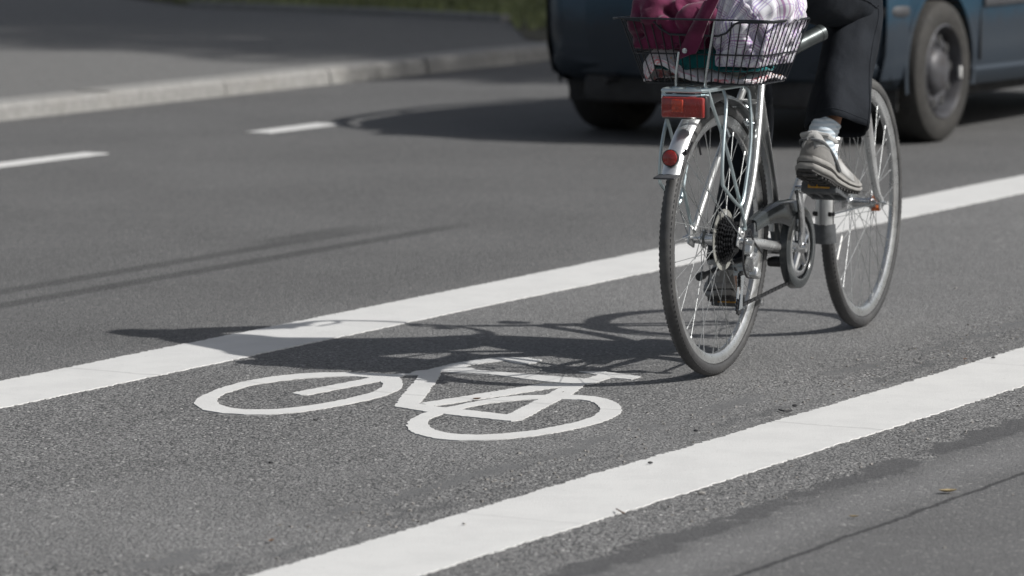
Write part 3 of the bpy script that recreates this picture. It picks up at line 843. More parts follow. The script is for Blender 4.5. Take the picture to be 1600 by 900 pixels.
# chainring + guard + cranks
CH_Y = -.048
crg = MB().revolve([(.060, CH_Y), (.084, CH_Y), (.084, CH_Y - .002), (.060, CH_Y - .002)], BB, 'y', 48, closedprof=True)
for k in range(44):
    a = 2 * PI * k / 44; crg.box(BB + Vector((.086 * math.cos(a), CH_Y - .001, .086 * math.sin(a))), (.006, .002, .005), Matrix.Rotation(-a, 3, 'Y'))
crg.build('chainring', M['steel'], bike, angle=30)
sp5 = MB()
for k in range(5):
    a = 2 * PI * k / 5 + .4
    sp5.tube([BB + Vector((.012 * math.cos(a), CH_Y - .006, .012 * math.sin(a))), BB + Vector((.066 * math.cos(a), CH_Y - .004, .066 * math.sin(a)))], [.011, .008, .009], 8)
sp5.revolve([(.062, CH_Y - .012), (.072, CH_Y - .013), (.080, CH_Y - .008), (.080, CH_Y - .005), (.062, CH_Y - .006)], BB, 'y', 48, closedprof=True)
sp5.revolve([(0, CH_Y - .030), (.012, CH_Y - .029), (.016, CH_Y - .020), (.022, CH_Y - .008), (.022, CH_Y)], BB, 'y', 24)
sp5.build('spider', M['alu'], bike, angle=40)
# guard: ring round the chainring and an arm covering the chain back to the rear
gd = MB().revolve([(.083, CH_Y - .016), (.100, CH_Y - .017), (.108, CH_Y - .013), (.110, CH_Y + .006), (.106, CH_Y + .008), (.104, CH_Y - .010), (.099, CH_Y - .013), (.083, CH_Y - .012)], BB, 'y', 64, closedprof=True)
rings = []
for i in range(17):
    t = i / 16
    x = .13 + (BB.x - .03 - .13) * t
    zt = .402 + .026 * math.sin(t * PI * .5) - .018 * t; zt = .386 + .030 * math.sin(min(1, t * 1.15) * PI * .62)
    hgt = .030 + .055 * t ** 1.6
    zb_ = zt - hgt
    rings.append([Vector((x, CH_Y - .014, zt - .006)), Vector((x, CH_Y - .008, zt)), Vector((x, CH_Y + .012, zt)), Vector((x, CH_Y + .010, zt - .002)), Vector((x, CH_Y - .008, zt - .004)), Vector((x, CH_Y - .011, zt - .010)), Vector((x, CH_Y - .013, zb_)), Vector((x, CH_Y - .0155, zb_))])
gd.loft(rings)
gd.build('chain_guard', M['guard'], bike, angle=50)
CR = Vector((.40, 0, .442)); CL = BB * 2 - CR
def crank(end, sgn):
    y0, y1 = sgn * .062, sgn * .076
    d = (end - BB); d.y = 0
    b = MB(); N_ = 9; rings = []
    dn = d.normalized(); side = Vector((-dn.z, 0, dn.x))
    for i in range(N_):
        t = i / (N_ - 1); p = Vector((BB.x, 0, BB.z)) + d * (t * 1.06 - .03); yy = y0 + (y1 - y0) * t + sgn * .004 * math.sin(t * PI)
        w_ = (.016, .015, .0125, .011, .0105, .0105, .011, .0125, .012)[i]; h_ = .0065
        rings.append([p + side * w_ * cx_ * .98 + Vector((0, yy + cy_ * h_, 0)) for cx_, cy_ in ((1, .5), (.75, 1), (-.75, 1), (-1, .5), (-1, -.5), (-.75, -1), (.75, -1), (1, -.5))])
    b.loft(rings); b.revolve([(0, y1 + sgn * .016), (.010, y1 + sgn * .016), (.012, y1 + sgn * .006), (.012, y1 - sgn * .008), (0, y1 - sgn * .010)], Vector((end.x, 0, end.z)), 'y', 14)
    return b.build('crank_arm', M['alu'], bike, angle=40)
crank(CR, -1); crank(CL, 1)
def pedal(c, sgn, pitch):
    yc = sgn * .148; rot = Matrix.Rotation(pitch, 3, 'Y'); o = Vector((c.x, yc, c.z))
    b = MB(); b.tube([o + Vector((0, -sgn * .060, 0)), o + Vector((0, sgn * .05, 0))], .009, 10)
    for sx in (-1, 1):
        b.box(o + rot @ Vector((sx * .040, 0, 0)), (.014, .100, .030), rot, .005)
        b.box(o + rot @ Vector((sx * .020, 0, .003)), (.008, .092, .018), rot, .003)
    for q in (-.047, .047, -.016, .016): b.box(o + rot @ Vector((0, q, 0)), (.082, .008, .024), rot, .003)
    p = b.build('pedal', M['rubberg'], bike, angle=40)
    for sx in (-1, 1): MB().box(o + rot @ Vector((sx * .0478, 0, .002)), (.003, .060, .013), rot, .001).build('pedal_reflector', M['amber'], p)
    b = MB()
    for sx in (-1, 1):
        for q in (-.034, 0, .034): b.revolve([(0, .0), (.007, 0), (.007, .003)], (0, 0, 0), 'x', 10).xf(lambda v: v)
    return p
PED_P = R(18)
pedal(CR, -1, PED_P); pedal(CL, 1, R(4))
# chain
def chain_path():
    pts = []
    for k in range(13):      # over the chainring (front side)
        a = R(96) - R(190) * k / 12; pts.append(BB + Vector((.085 * math.cos(a), CH_Y - .001, .085 * math.sin(a))))
    return pts
link = MB(); cp = [Vector((.022, -.046, RW + .040))] + chain_path() + [Vector((.030, -.050, .172))]
tot = [0]
for i in range(1, len(cp)): tot.append(tot[-1] + (cp[i] - cp[i - 1]).length)
n = int(tot[-1] / .0127)
for k in range(n):
    s_ = (k + .5) / n * tot[-1]; i = max(j for j in range(len(tot)) if tot[j] <= s_); i = min(i, len(cp) - 2)
    p = cp[i].lerp(cp[i + 1], (s_ - tot[i]) / (tot[i + 1] - tot[i])); d = (cp[i + 1] - cp[i]).normalized(); rot = d.to_track_quat('X', 'Z').to_matrix()
    wd = .0065 if k % 2 else .0045
    for q in (-1, 1): link.box(p + rot @ Vector((0, q * wd * .5, 0)), (.0145, .0011, .0078), rot)
    link.tube([p + rot @ Vector((.006, -.003, 0)), p + rot @ Vector((.006, .003, 0))], .0032, 6)
link.build('chain', M['drive'], bike, smooth=False)
# rear derailleur
dr = MB()
dr.box((.008, -.088, .322), (.026, .022, .030), Matrix.Rotation(R(15), 3, 'Y'), .006)
dr.tube([(.006, -.072, .345), (.008, -.100, .338)], .009, 12)
dr.box((.010, -.095, .292), (.040, .026, .040), Matrix.Rotation(R(-20), 3, 'Y') @ Matrix.Rotation(R(14), 3, 'X'), .006)
dr.box((.020, -.100, .262), (.034, .026, .024), Matrix.Rotation(R(24), 3, 'Y'), .006)
dr.tube([(.026, -.106, .270), (.026, -.070, .262)], .009, 12)
der = dr.build('derailleur', M['rimm'], bike, angle=35)
dc = MB()
for yy in (-.066, -.056):
    rings = []
    for t in np.linspace(0, 1, 9):
        p = Vector((.024, yy, .255)).lerp(Vector((.010, yy, .168)), t); wv = .013 - .006 * math.sin(t * PI)
        rings.append([p + Vector((wv, .0008, .003 * t)), p + Vector((-wv, .0008, 0)), p + Vector((-wv, -.0008, 0)), p + Vector((wv, -.0008, .003 * t))])
    dc.loft(rings)
dc.build('derailleur_cage', M['steel'], der)
for (jx, jz) in ((.026, .245), (.012, .175)):
    jw = MB(); n = 44; r1 = [Vector((jx + (.019 + (.002 if i % 4 < 2 else -.002)) * math.cos(2 * PI * i / n), -.058, jz + (.019 + (.002 if i % 4 < 2 else -.002)) * math.sin(2 * PI * i / n))) for i in range(n)]
    jw.loft([r1, [p + Vector((0, -.005, 0)) for p in r1]])
    jw.build('jockey_wheel', M['blackp'], der, smooth=False)
MB().tube([(.15, -.070, .300), (.06, -.082, .338), (.0, -.092, .375), (-.050, -.098, .350), (-.062, -.100, .300), (-.040, -.100, .262), (.0, -.098, .252)], .0028, 8, smooth=6).build('gear_cable', M['blackp'], bike)
MB().tube([(.232, -.020, .66), (.21, -.030, .645), (.19, -.045, .650), (.165, -.055, .640)], .0014, 6, smooth=5).build('brake_cable', M['steel'], bike)
# brakes
def brake(x, z, fn, wide):
    b = MB()
    for sgn in (-1, 1):
        b.tube([(x, sgn * .028, z - .045), (x - .01, sgn * .036, z - .01), (x - .012, sgn * .030, z + .030), (x - .012, sgn * .012, z + .045)], [.007, .006, .005, .004], 8, smooth=4)
        b.box((x - .004, sgn * .022, z - .014), (.050, .012, .012), Matrix.Rotation(R(35), 3, 'Y'), .003)
        b.tube([(x - .012, sgn * .020, z - .012), (x - .012, sgn * .044, z - .012)], .005, 8)
    b.tube([(x - .012, -.030, z + .032), (x - .012, .030, z + .032)], .0012, 5)
    return b.xf(fn).build('brake', M['steel'], bike)
brake(.170, .640, ident, 0); brake(.985, .64, steer, 0)
# kick stand folded along the chain stay
ks = MB().box((.41, .040, .262), (.040, .030, .030), None, .006)
ks.tube([(.41, .055, .262), (.30, .080, .250), (.145, .092, .235)], [.008, .007, .0065], 10, smooth=4)
ks.tube([(.15, .092, .2355), (.125, .093, .233)], .011, 10)
ks.build('kickstand', M['drive'], bike)
# bottle dynamo-like bracket below the bottom bracket, seen as a dark block
bbm = MB().box((.455, 0, .245), (.05, .050, .025), None, .008); bbm.build('cable_guide', M['blackp'], bike)
# front hub reflector strip
b = MB()
rings = []
for k in range(9):
    a = R(-100) + R(160) * k / 8; c0 = AX + Vector((.0, -.040, .0))
    rings.append([c0 + Vector((.020 * math.cos(a), -.010, .020 * math.sin(a))), c0 + Vector((.0225 * math.cos(a), -.010, .0225 * math.sin(a))), c0 + Vector((.0225 * math.cos(a), .012, .0225 * math.sin(a))), c0 + Vector((.020 * math.cos(a), .012, .020 * math.sin(a)))])
b.loft(rings).box(AX + Vector((-.018, -.046, .022)), (.016, .016, .020), None, .004)
b.xf(steer).build('hub_reflector', M['orange'], bike)

#@@CLOTH
def cloth_sim(nx, ny, L, W, place, colliders, walls, steps=170, iters=14, seed=1, squash=.72, pins=None, grav=.0006, thick=.003):
    """a small position-based cloth: a squashed sheet settles over ellipsoids inside the basket walls"""
    rs = np.random.RandomState(seed)
    gu, gv = np.meshgrid(np.linspace(0, 1, nx), np.linspace(0, 1, ny), indexing='ij')
    base = np.stack([(gu - .5) * L, (gv - .5) * W, np.zeros_like(gu)], -1)
    X = base.copy()
    X[..., :2] *= squash
    base0 = base
    for k in range(9):
        d = rs.uniform(-1, 1, 2); d /= np.linalg.norm(d) + 1e-9; fr_q = rs.uniform(25, 90); am = rs.uniform(.5, 1) * .85 / fr_q
        X[..., 2] += am * np.sin(fr_q * (base[..., 0] * d[0] + base[..., 1] * d[1]) + rs.uniform(0, 6))
    ca, sa = math.cos(place[3]), math.sin(place[3])
    x, y = X[..., 0].copy(), X[..., 1].copy()
    X[..., 0] = ca * x - sa * y + place[0]; X[..., 1] = sa * x + ca * y + place[1]; X[..., 2] += place[2]
    prev = X.copy(); dl = L / (nx - 1); dw = W / (ny - 1); dd = math.hypot(dl, dw)
    def con(A, B, rest, k, full=True):
        d = B - A; ln = np.linalg.norm(d, axis=-1, keepdims=True) + 1e-9
        c = (ln - rest) / ln * d * .5 * k
        A += c; B -= c
    for s in range(steps):
        v = (X - prev) * .90; prev = X.copy(); X = X + v; X[..., 2] -= grav
        for it in range(iters):
            for par in (0, 1):
                con(X[par:-1:2, :], X[par + 1::2, :], dl, .9); con(X[:, par:-1:2], X[:, par + 1::2], dw, .9)
            for par in (0, 1):
                A = X[par:-1:2, :-1]; B = X[par + 1::2, 1:]; d = B - A; ln = np.linalg.norm(d, axis=-1, keepdims=True) + 1e-9; c = (ln - dd) / ln * d * .12; A += c; B -= c
                A = X[par:-1:2, 1:]; B = X[par + 1::2, :-1]; d = B - A; ln = np.linalg.norm(d, axis=-1, keepdims=True) + 1e-9; c = (ln - dd) / ln * d * .12; A += c; B -= c
            # bending
            A = X[:-2]; B = X[2:]; d = B - A; ln = np.linalg.norm(d, axis=-1, keepdims=True) + 1e-9; c = np.minimum(0, ln - dl * 1.1) / ln * d * .05; X[:-2] += c; X[2:] -= c
            A = X[:, :-2]; B = X[:, 2:]; d = B - A; ln = np.linalg.norm(d, axis=-1, keepdims=True) + 1e-9; c = np.minimum(0, ln - dw * 1.1) / ln * d * .05; X[:, :-2] += c; X[:, 2:] -= c
            for (cx_, cy_, cz_, rx, ry, rz) in colliders:
                q = (X - np.array([cx_, cy_, cz_])) / np.array([rx, ry, rz]); ln = np.linalg.norm(q, axis=-1, keepdims=True) + 1e-9
                hit = ln < 1; X = np.where(hit, np.array([cx_, cy_, cz_]) + q / ln * np.array([rx, ry, rz]), X); prev = np.where(hit & (it == iters - 1), prev * .3 + X * .7, prev)
            X = walls(X)
        if pins is not None: X = pins(X, s)
    return X, gu * L, gv * W
def cloth_obj(name, X, U_, V_, mat, thickness=.0016):
    nx, ny = X.shape[:2]
    b = MB(); vs = [tuple(p) for p in X.reshape(-1, 3)]
    fs = [(i * ny + j, (i + 1) * ny + j, (i + 1) * ny + j + 1, i * ny + j + 1) for i in range(nx - 1) for j in range(ny - 1)]
    b.add(vs, fs); b.uv = np.stack([U_.ravel(), V_.ravel()], 1)
    o = b.build(name, mat, None, True, 0, recalc=False)
    o.location = BIKE_LOC; o.rotation_euler = (0, 0, BIKE_ROT)
    sd = o.modifiers.new('sub', 'SUBSURF'); sd.levels = 1; sd.render_levels = 1
    so_ = o.modifiers.new('sol', 'SOLIDIFY'); so_.thickness = thickness
    return o
def basket_walls(inset=.006, floor=.752, zmax_wall=.905, bulge=0., ylim=None):
    def fn(X):
        z = X[..., 2]; t = np.clip((z - bot) / (top - bot), 0, 1)
        x0 = XB0 + (XT0 - XB0) * t + inset - bulge; x1 = XB1 + (XT1 - XB1) * t - inset; yw = YB + (YT - YB) * t - inset + bulge
        inside = z < zmax_wall
        X[..., 0] = np.where(inside, np.clip(X[..., 0], x0, x1), X[..., 0])
        X[..., 1] = np.where(inside, np.clip(X[..., 1], -yw, yw), X[..., 1])
        X[..., 2] = np.maximum(z, floor)
        if ylim: X[..., 1] = np.where(z < .875, np.clip(X[..., 1], ylim[0], ylim[1]), X[..., 1])
        return X
    return fn
def wrinkle(X, U_, V_, amp, freq, seed, aniso=(1., .35)):
    """sharp-crested creases along the cloth's own directions, pushed out along its normals"""
    nx, ny = X.shape[:2]; D = np.zeros((nx, ny))
    for i in range(nx):
        for j in range(ny):
            u, v = U_[i, j] * freq, V_[i, j] * freq
            wx = noise.noise(V3((u * .5, v * .5, seed))) * 1.4
            a = noise.noise(V3(((u + wx) * aniso[0], (v - wx) * aniso[1], seed + 3.)))
            b = noise.noise(V3(((u - v) * .9, (u + v) * .45 + wx, seed + 9.)))
            D[i, j] = max(-.6, 1 - abs(a) * 4.2) * .6 + max(-.6, 1 - abs(b) * 3.8) * .5
    for _ in range(1):
        X = X.copy(); X[1:-1, 1:-1] = X[1:-1, 1:-1] * .4 + .15 * (X[2:, 1:-1] + X[:-2, 1:-1] + X[1:-1, 2:] + X[1:-1, :-2])
    du = np.gradient(X, axis=0); dv = np.gradient(X, axis=1); N = np.cross(du, dv); N /= np.linalg.norm(N, axis=-1, keepdims=True) + 1e-9
    C = X.mean((0, 1)); sg = np.sign(((X - C) * N).sum(-1, keepdims=True))
    return X + N * sg.mean() / (abs(sg.mean()) + 1e-9) * D[..., None] * amp
V3 = Vector
# printed cloth lining the bottom, over soft contents
Xc, Uc, Vc = cloth_sim(64, 76, .46, .56, (-.01, 0, .90, 0), [(-.045, .100, .775, .085, .056, .082), (-.04, .035, .752, .085, .075, .050), (-.02, -.04, .745, .10, .07, .038), (.0, -.11, .745, .10, .05, .030)], basket_walls(.001, .750, .95), seed=3, squash=.66, steps=90)
Xc = basket_walls(.001, .750, .95)(wrinkle(Xc, Uc, Vc, .0045, 26, 1.))
tag(cloth_obj('printed_cloth', Xc, Uc, Vc, M['floral']), 'white cloth with a reddish print lining the bottom of the wire basket', 'cloth')
# teal bundle
Xc, Uc, Vc = cloth_sim(44, 48, .30, .36, (-.010, -.005, .92, .2), [(-.020, .000, .805, .096, .112, .036), (-.06, .01, .805, .055, .095, .034)], basket_walls(.001, .782, .95), seed=5, squash=.85, steps=90)
tag(cloth_obj('teal_garment', Xc, Uc, Vc, M['teal'], .003), 'folded teal garment lying between the white cloth and the maroon jacket', 'garment')
# maroon jacket
Xc, Uc, Vc = cloth_sim(88, 88, .60, .58, (-.02, .105, 1.05, .35), [(.0, .095, .905, .105, .080, .080), (-.08, .02, .89, .045, .040, .045), (-.07, .13, .93, .050, .045, .045), (.02, .03, .96, .06, .05, .04), (-.09, .085, .86, .035, .05, .04)], basket_walls(.004, .832, .90, ylim=(-.015, .2)), seed=8, squash=.58, steps=85)
Xc = wrinkle(Xc, Uc, Vc, .019, 8.5, 5.); Xc = basket_walls(.003, .832, .90)(wrinkle(wrinkle(Xc, Uc, Vc, .026, 26, 6.), Uc, Vc, .004, 60, 4.))
mj = tag(cloth_obj('maroon_jacket', Xc, Uc, Vc, M['maroon'], .0025), 'crumpled maroon jacket with a metal snap heaped at the left of the basket', 'jacket')
# strap of the jacket with its snap, hanging inside the rear of the basket
rings = []
for i in range(15):
    t = i / 14; p = Vector((-.150 - .004 * math.sin(t * 5), -.048 + .075 * t, .965 - .150 * t)) + Vector((-.0, 0, 0))
    hw = .024 + .005 * t; dx = .003 * math.sin(t * 9)
    rings.append([p + Vector((dx, -hw, .010)), p + Vector((-.004 + dx, -hw * .5, .006)), p + Vector((-.006 + dx, 0, 0)), p + Vector((-.004 + dx, hw * .5, -.006)), p + Vector((.002 + dx, hw, -.010)),
                  p + Vector((.005 + dx, hw, -.010)), p + Vector((.0 + dx, hw * .5, -.006)), p + Vector((-.001 + dx, 0, 0)), p + Vector((.001 + dx, -hw * .5, .006)), p + Vector((.004 + dx, -hw, .010))])
strap = MB().loft(rings).build('flap', M['maroon'], mj, angle=60)
MB().revolve([(0, -.0045), (.004, -.004), (.0042, -.002), (.0065, -.0022), (.0072, 0), (.006, .002)], (-.158, .022, .832), 'x', 20).build('snap_button', M['steel'], mj)
# plaid shirt
Xc, Uc, Vc = cloth_sim(96, 96, .70, .66, (.01, -.100, 1.08, -.5), [(.005, -.090, .890, .110, .075, .115), (.06, -.165, .92, .075, .050, .060), (-.06, -.03, .90, .05, .04, .05), (-.09, -.10, .87, .035, .05, .06), (-.05, -.16, .93, .05, .045, .05), (.02, -.05, .97, .06, .06, .05)], basket_walls(.003, .796, .90, ylim=(-.2, -.052)), seed=12, squash=.58, steps=85)
Xc = wrinkle(Xc, Uc, Vc, .022, 8, 2.); Xc = basket_walls(.003, .792, .90, ylim=(-.2, -.045))(wrinkle(wrinkle(Xc, Uc, Vc, .026, 25, 7.), Uc, Vc, .004, 60, 3.))
tag(cloth_obj('plaid_shirt', Xc, Uc, Vc, M['plaid'], .0018), 'white shirt with purple checks heaped at the right of the basket', 'shirt')
rings = []
for i in range(19):
    t = i / 18; ring = []; top_z = .955 - .112 * t; yc = -.125 + .085 * t; hw = .055 * (1 - t) + .008
    for k in range(25):
        q = -1 + 2 * k / 24; fold = abs(((q * 2.6 + t * .7) % 1.) - .5) * 2
        ring.append(V((-.124 - .016 * (fold - .5) * (1 - .5 * t), yc + hw * q * .8, top_z + hw * q * .9)))
    rings.append(ring)
pc = MB(); pc.loft(rings, caps=False, ringclosed=False); pc.uv = np.array([[i / 18 * .16, k / 24 * .14] for i in range(19) for k in range(25)])
pf = pc.build('corner', M['plaid'], bpy.data.objects['plaid_shirt'], angle=0, recalc=False)
sd = pf.modifiers.new('sol', 'SOLIDIFY'); sd.thickness = .0015
# clear bottle
bo = MB().revolve([(0, 0), (.024, .002), (.030, .010), (.031, .09), (.026, .11), (.012, .125), (.012, .14), (0, .14)], (0, 0, 0), 'z', 28)
bo.xf(lambda v: Vector((-.078, -.060, .786)) + Matrix.Rotation(R(58), 3, 'Z') @ Matrix.Rotation(R(86), 3, 'X') @ v)
bt = bo.build('bottle', M['bottle']); bt.location = BIKE_LOC; bt.rotation_euler = (0, 0, BIKE_ROT)
tag(bt, 'clear plastic bottle lying low at the right rear of the basket', 'bottle')
tb_ = MB(); p0, p1 = Vector((.03, -.105, .790)), Vector((.235, -.195, .862)); dv = (p1 - p0).normalized()
tb_.tube([p0, p1 - dv * .01, p1 - dv * .006, p1], [.0165, .0165, .018, .0175], 22)
tb_ = MB(); tb_.tube([p0, p1], .0205, 26); tb_.tube([p1 - dv * .012, p1 + dv * .002], .0215, 26)
to = tb_.build('tube', M['tubegrey']); to.location = BIKE_LOC; to.rotation_euler = (0, 0, BIKE_ROT)
tag(to, 'dark grey metal tube poking out of the front right corner of the basket', 'tube')

#@@PERSON
def skin_body(chains, name, mat):
    """chains: list of [(pos, radius)...]; chains may start at ('ref', chain, index)"""
    verts = []; rad = []; edges = []; idx = []
    for c in chains:
        cur = []
        for k, item in enumerate(c):
            if item[0] == 'ref': cur.append(idx[item[1]][item[2]])
            else:
                verts.append(item[0]); rad.append(item[1]); cur.append(len(verts) - 1)
            if k > 0: edges.append((cur[-2], cur[-1]))
        idx.append(cur)
    me = bpy.data.meshes.new(name); me.from_pydata([tuple(v) for v in verts], edges, []); me.update()
    o = bpy.data.objects.new(name + '_tmp', me); COL.objects.link(o)
    m = o.modifiers.new('skin', 'SKIN'); m.use_smooth_shade = True; m.branch_smoothing = .3
    for i, r_ in enumerate(rad):
        sv = me.skin_vertices[0].data[i]; sv.radius = (r_, r_) if not isinstance(r_, tuple) else r_; sv.use_root = (i == 0)
    s2 = o.modifiers.new('sub', 'SUBSURF'); s2.levels = 2; s2.render_levels = 2
    dg = bpy.context.evaluated_depsgraph_get(); me2 = bpy.data.meshes.new_from_object(o.evaluated_get(dg))
    bpy.data.objects.remove(o)
    me2.materials.clear(); me2.materials.append(mat)
    me2.polygons.foreach_set('use_smooth', [True] * len(me2.polygons))
    ob = bpy.data.objects.new(name, me2); COL.objects.link(ob); return ob
V = Vector
HIP0 = Vector((.16, 0, 1.06))
def UB(p):          # upper body: slightly smaller and leaning forward from the hip
    p = Vector(p) - HIP0; p.x *= .9; p.z *= .9; a = R(12)
    return Vector((HIP0.x + p.x * math.cos(a) + p.z * math.sin(a), p.y * .93, HIP0.z - .015 + p.z * math.cos(a) - p.x * math.sin(a)))
HIP = V((.16, 0, 1.06))
KR, AR = V((.575, -.165, .925)), V((.335, -.178, .600))
KL, AL = V((.560, .125, .660)), V((.470, .135, .235))
chains = []
chains.append([(HIP, .13), (UB((.20, 0, 1.20)), .105), (UB((.28, 0, 1.36)), .095), (UB((.335, 0, 1.47)), .065), (UB((.355, 0, 1.535)), .046), (UB((.38, 0, 1.60)), .056), (UB((.385, 0, 1.69)), .080), (UB((.385, 0, 1.75)), .050)])
HR = V((.18, -.10, 1.03)); HL = V((.18, .10, 1.00))
HEELR = V((.262, -.170, .528)); 
chains.append([('ref', 0, 0), (HR, .088), (HR.lerp(KR, .5), .072), (KR, .052), (KR.lerp(AR, .3), .050), (KR.lerp(AR, .7), .036), (AR, .028), (V((.338, -.164, .548)), .020), (V((.395, -.164, .512)), .013)])
chains.append([('ref', 0, 0), (HL, .088), (HL.lerp(KL, .5), .072), (KL, .052), (KL.lerp(AL, .3), .050), (KL.lerp(AL, .7), .036), (AL, .028), (V((.49, .148, .175)), .034), (V((.58, .185, .150)), .024)])
for sgn in (-1, 1):
    sh = UB((.345, sgn * .175, 1.44)); el = V((.50, sgn * .27, 1.23)); wr = V((.615, sgn * .290, 1.085))
    chains.append([('ref', 0, 3), (UB((.34, sgn * .10, 1.465)), .052), (sh, .050), (sh.lerp(el, .5), .042), (el, .035), (el.lerp(wr, .5), .032), (wr, .023), (V((.645, sgn * .291, 1.070)), .026), (V((.668, sgn * .290, 1.069)), .022)])
    ci = len(chains) - 1
    for q, (dy, ln) in enumerate(((-.020, .9), (-.007, 1.0), (.007, .95), (.020, .8))):
        kx = .668 + sgn * 0 
        chains.append([('ref', ci, 8), (V((.672 + q * .0, sgn * .290 + dy * 0 + (.024 if False else 0), 1.076)) + V((dy * .9, -sgn * .004, .004)), .0095),
                       (V((.690, sgn * .272, 1.070)) + V((dy * 1.6, 0, 0)), .0088), (V((.690, sgn * .268, 1.045)) + V((dy * 1.6, 0, .002 * q)), .0082), (V((.684, sgn * .282, 1.032)) + V((dy * 1.6, 0, .002 * q)), .0075)])
    chains.append([('ref', ci, 7), (V((.648, sgn * .268, 1.062)), .010), (V((.664, sgn * .262, 1.045)), .009), (V((.680, sgn * .268, 1.036)), .008)])
person = skin_body(chains, 'person', M['skin'])
person.location = BIKE_LOC; person.rotation_euler = (0, 0, BIKE_ROT)
tag(person, 'person riding the silver bicycle in dark flared trousers, pale sock and grey trainers', 'person')

def leg_cloth(path, radii, seg=36, seed=0, nper=14, hem_open=True):
    """radii: list of (fore-aft, lateral)"""
    P = catmull([V(p) for p in path], nper); m = len(P); rings = []; inner = []
    T = [(P[min(i + 1, m - 1)] - P[max(i - 1, 0)]).normalized() for i in range(m)]
    for i in range(m):
        x = i / (m - 1) * (len(radii) - 1); k = min(int(x), len(radii) - 2); f = x - k; f = f * f * (3 - 2 * f)
        ra = radii[k][0] * (1 - f) + radii[k + 1][0] * f; rb_ = radii[k][1] * (1 - f) + radii[k + 1][1] * f
        lat = (V((0, 1, 0)) - T[i] * T[i].y).normalized(); fwd = lat.cross(T[i]).normalized()
        ring = []; rin = []
        for j in range(seg):
            a = 2 * PI * j / seg; dirv = fwd * math.cos(a) * ra + lat * math.sin(a) * rb_
            t = i / (m - 1)
            nz = noise.noise(V((math.cos(a) * 1.6 + seed, math.sin(a) * 1.6, t * 5.5))) * .09 + .06 * math.sin(a * 5 + t * 7 + seed) * (t ** 2) * .6
            fold = .055 * max(0, 1 - abs(t - .47) / .12) * math.sin(t * 130 + 2 * math.cos(a)) * (1 if math.cos(a) < .2 else .15)
            wr_ = .035 * noise.noise(V((math.cos(a) * 3 + seed * 2, math.sin(a) * 3, t * 14 + math.sin(a) * 3)))
            kf = 1 + nz + fold + wr_
            ring.append(P[i] + dirv * kf); rin.append(P[i] + dirv * (kf - .03))
        rings.append(ring); inner.append(rin)
    b = MB(); b.loft(rings + inner[::-1][:8], caps=False)
    return b
tr = MB()
a_ = leg_cloth([HIP + V((0, -.07, .02)), HR.lerp(KR, .45) + V((0, 0, .0)), KR.lerp(HR, .12), KR + V((.005, 0, -.03)), KR.lerp(AR, .5) + V((.026, -.004, 0)), V((.380, -.190, .612))],
               [(.105, .100), (.098, .085), (.082, .072), (.080, .070), (.088, .070), (.112, .080)], seed=2)
def hem(v):
    if v.z > .74: return v
    f = min(1, (.74 - v.z) / .10)
    return V((v.x, v.y, v.z + f * ((v.x - .36) * .36 - .014)))
a_.xf(hem)
seamp = [V(a_.v[i * 36 + 28]) * 1 for i in range(len(a_.v) // 36 - 8)]
b_ = leg_cloth([HIP + V((0, .07, .02)), HL.lerp(KL, .45), KL.lerp(HL, .12), KL + V((.0, 0, -.03)), KL.lerp(AL, .5) + V((.02, 0, 0)), V((.475, .135, .232))],
               [(.105, .100), (.098, .085), (.078, .066), (.074, .062), (.078, .058), (.100, .070)], seed=5)
hips = MB(); hips.revolve([(.0, .98), (.10, .985), (.150, 1.02), (.160, 1.07), (.140, 1.11), (.12, 1.13)], (.155, 0, 0), 'z', 32)
hips.xf(lambda v: V((v.x * .92 + .012, v.y * 1.08, v.z)))
tr.add(a_.v, a_.f); tr.add(b_.v, b_.f); tr.add(hips.v, hips.f)
tro = tr.build('trousers', M['trouser'], person, angle=0)
c0 = KR.lerp(AR, .5)
MB().tube([p + V((0, -.0008, 0)) for p in seamp], .0014, 5).build('side_seam', M['trouser'], tro, angle=0)
hemp = [V(a_.v[(len(a_.v) // 36 - 10) * 36 + j]) for j in range(36)]
MB().tube(hemp, .0013, 5, closed=True).build('hem_stitching', M['trouser'], tro, angle=0)
# light knitted top: torso and sleeves
tp = MB(); rings = []
for (c, rx, ry) in ((V((.166, 0, 1.085)), .182, .212), (V((.18, 0, 1.18)), .128, .165), (V((.23, 0, 1.28)), .125, .165), (V((.285, 0, 1.38)), .125, .180), (V((.320, 0, 1.455)), .120, .185), (V((.345, 0, 1.51)), .085, .115), (V((.358, 0, 1.55)), .056, .064)):
    rings.append([c + V((math.cos(2 * PI * j / 28) * rx, math.sin(2 * PI * j / 28) * ry, 0)) * (1 + .04 * noise.noise(V((j, c.z * 9, 0)))) for j in range(28)])
tp.loft(rings, caps=False)
tp.xf(UB)
for sgn in (-1, 1):
    sh = UB((.335, sgn * .135, 1.445)); el = V((.50, sgn * .27, 1.23)); wr = V((.612, sgn * .290, 1.088))
    tp.tube([sh, sh.lerp(el, .3) + V((0, sgn * .02, .0)), el, wr], [.070, .066, .056, .043], 18, smooth=5, caps=False)
tp.build('top', M['jacketl'], person, angle=0)
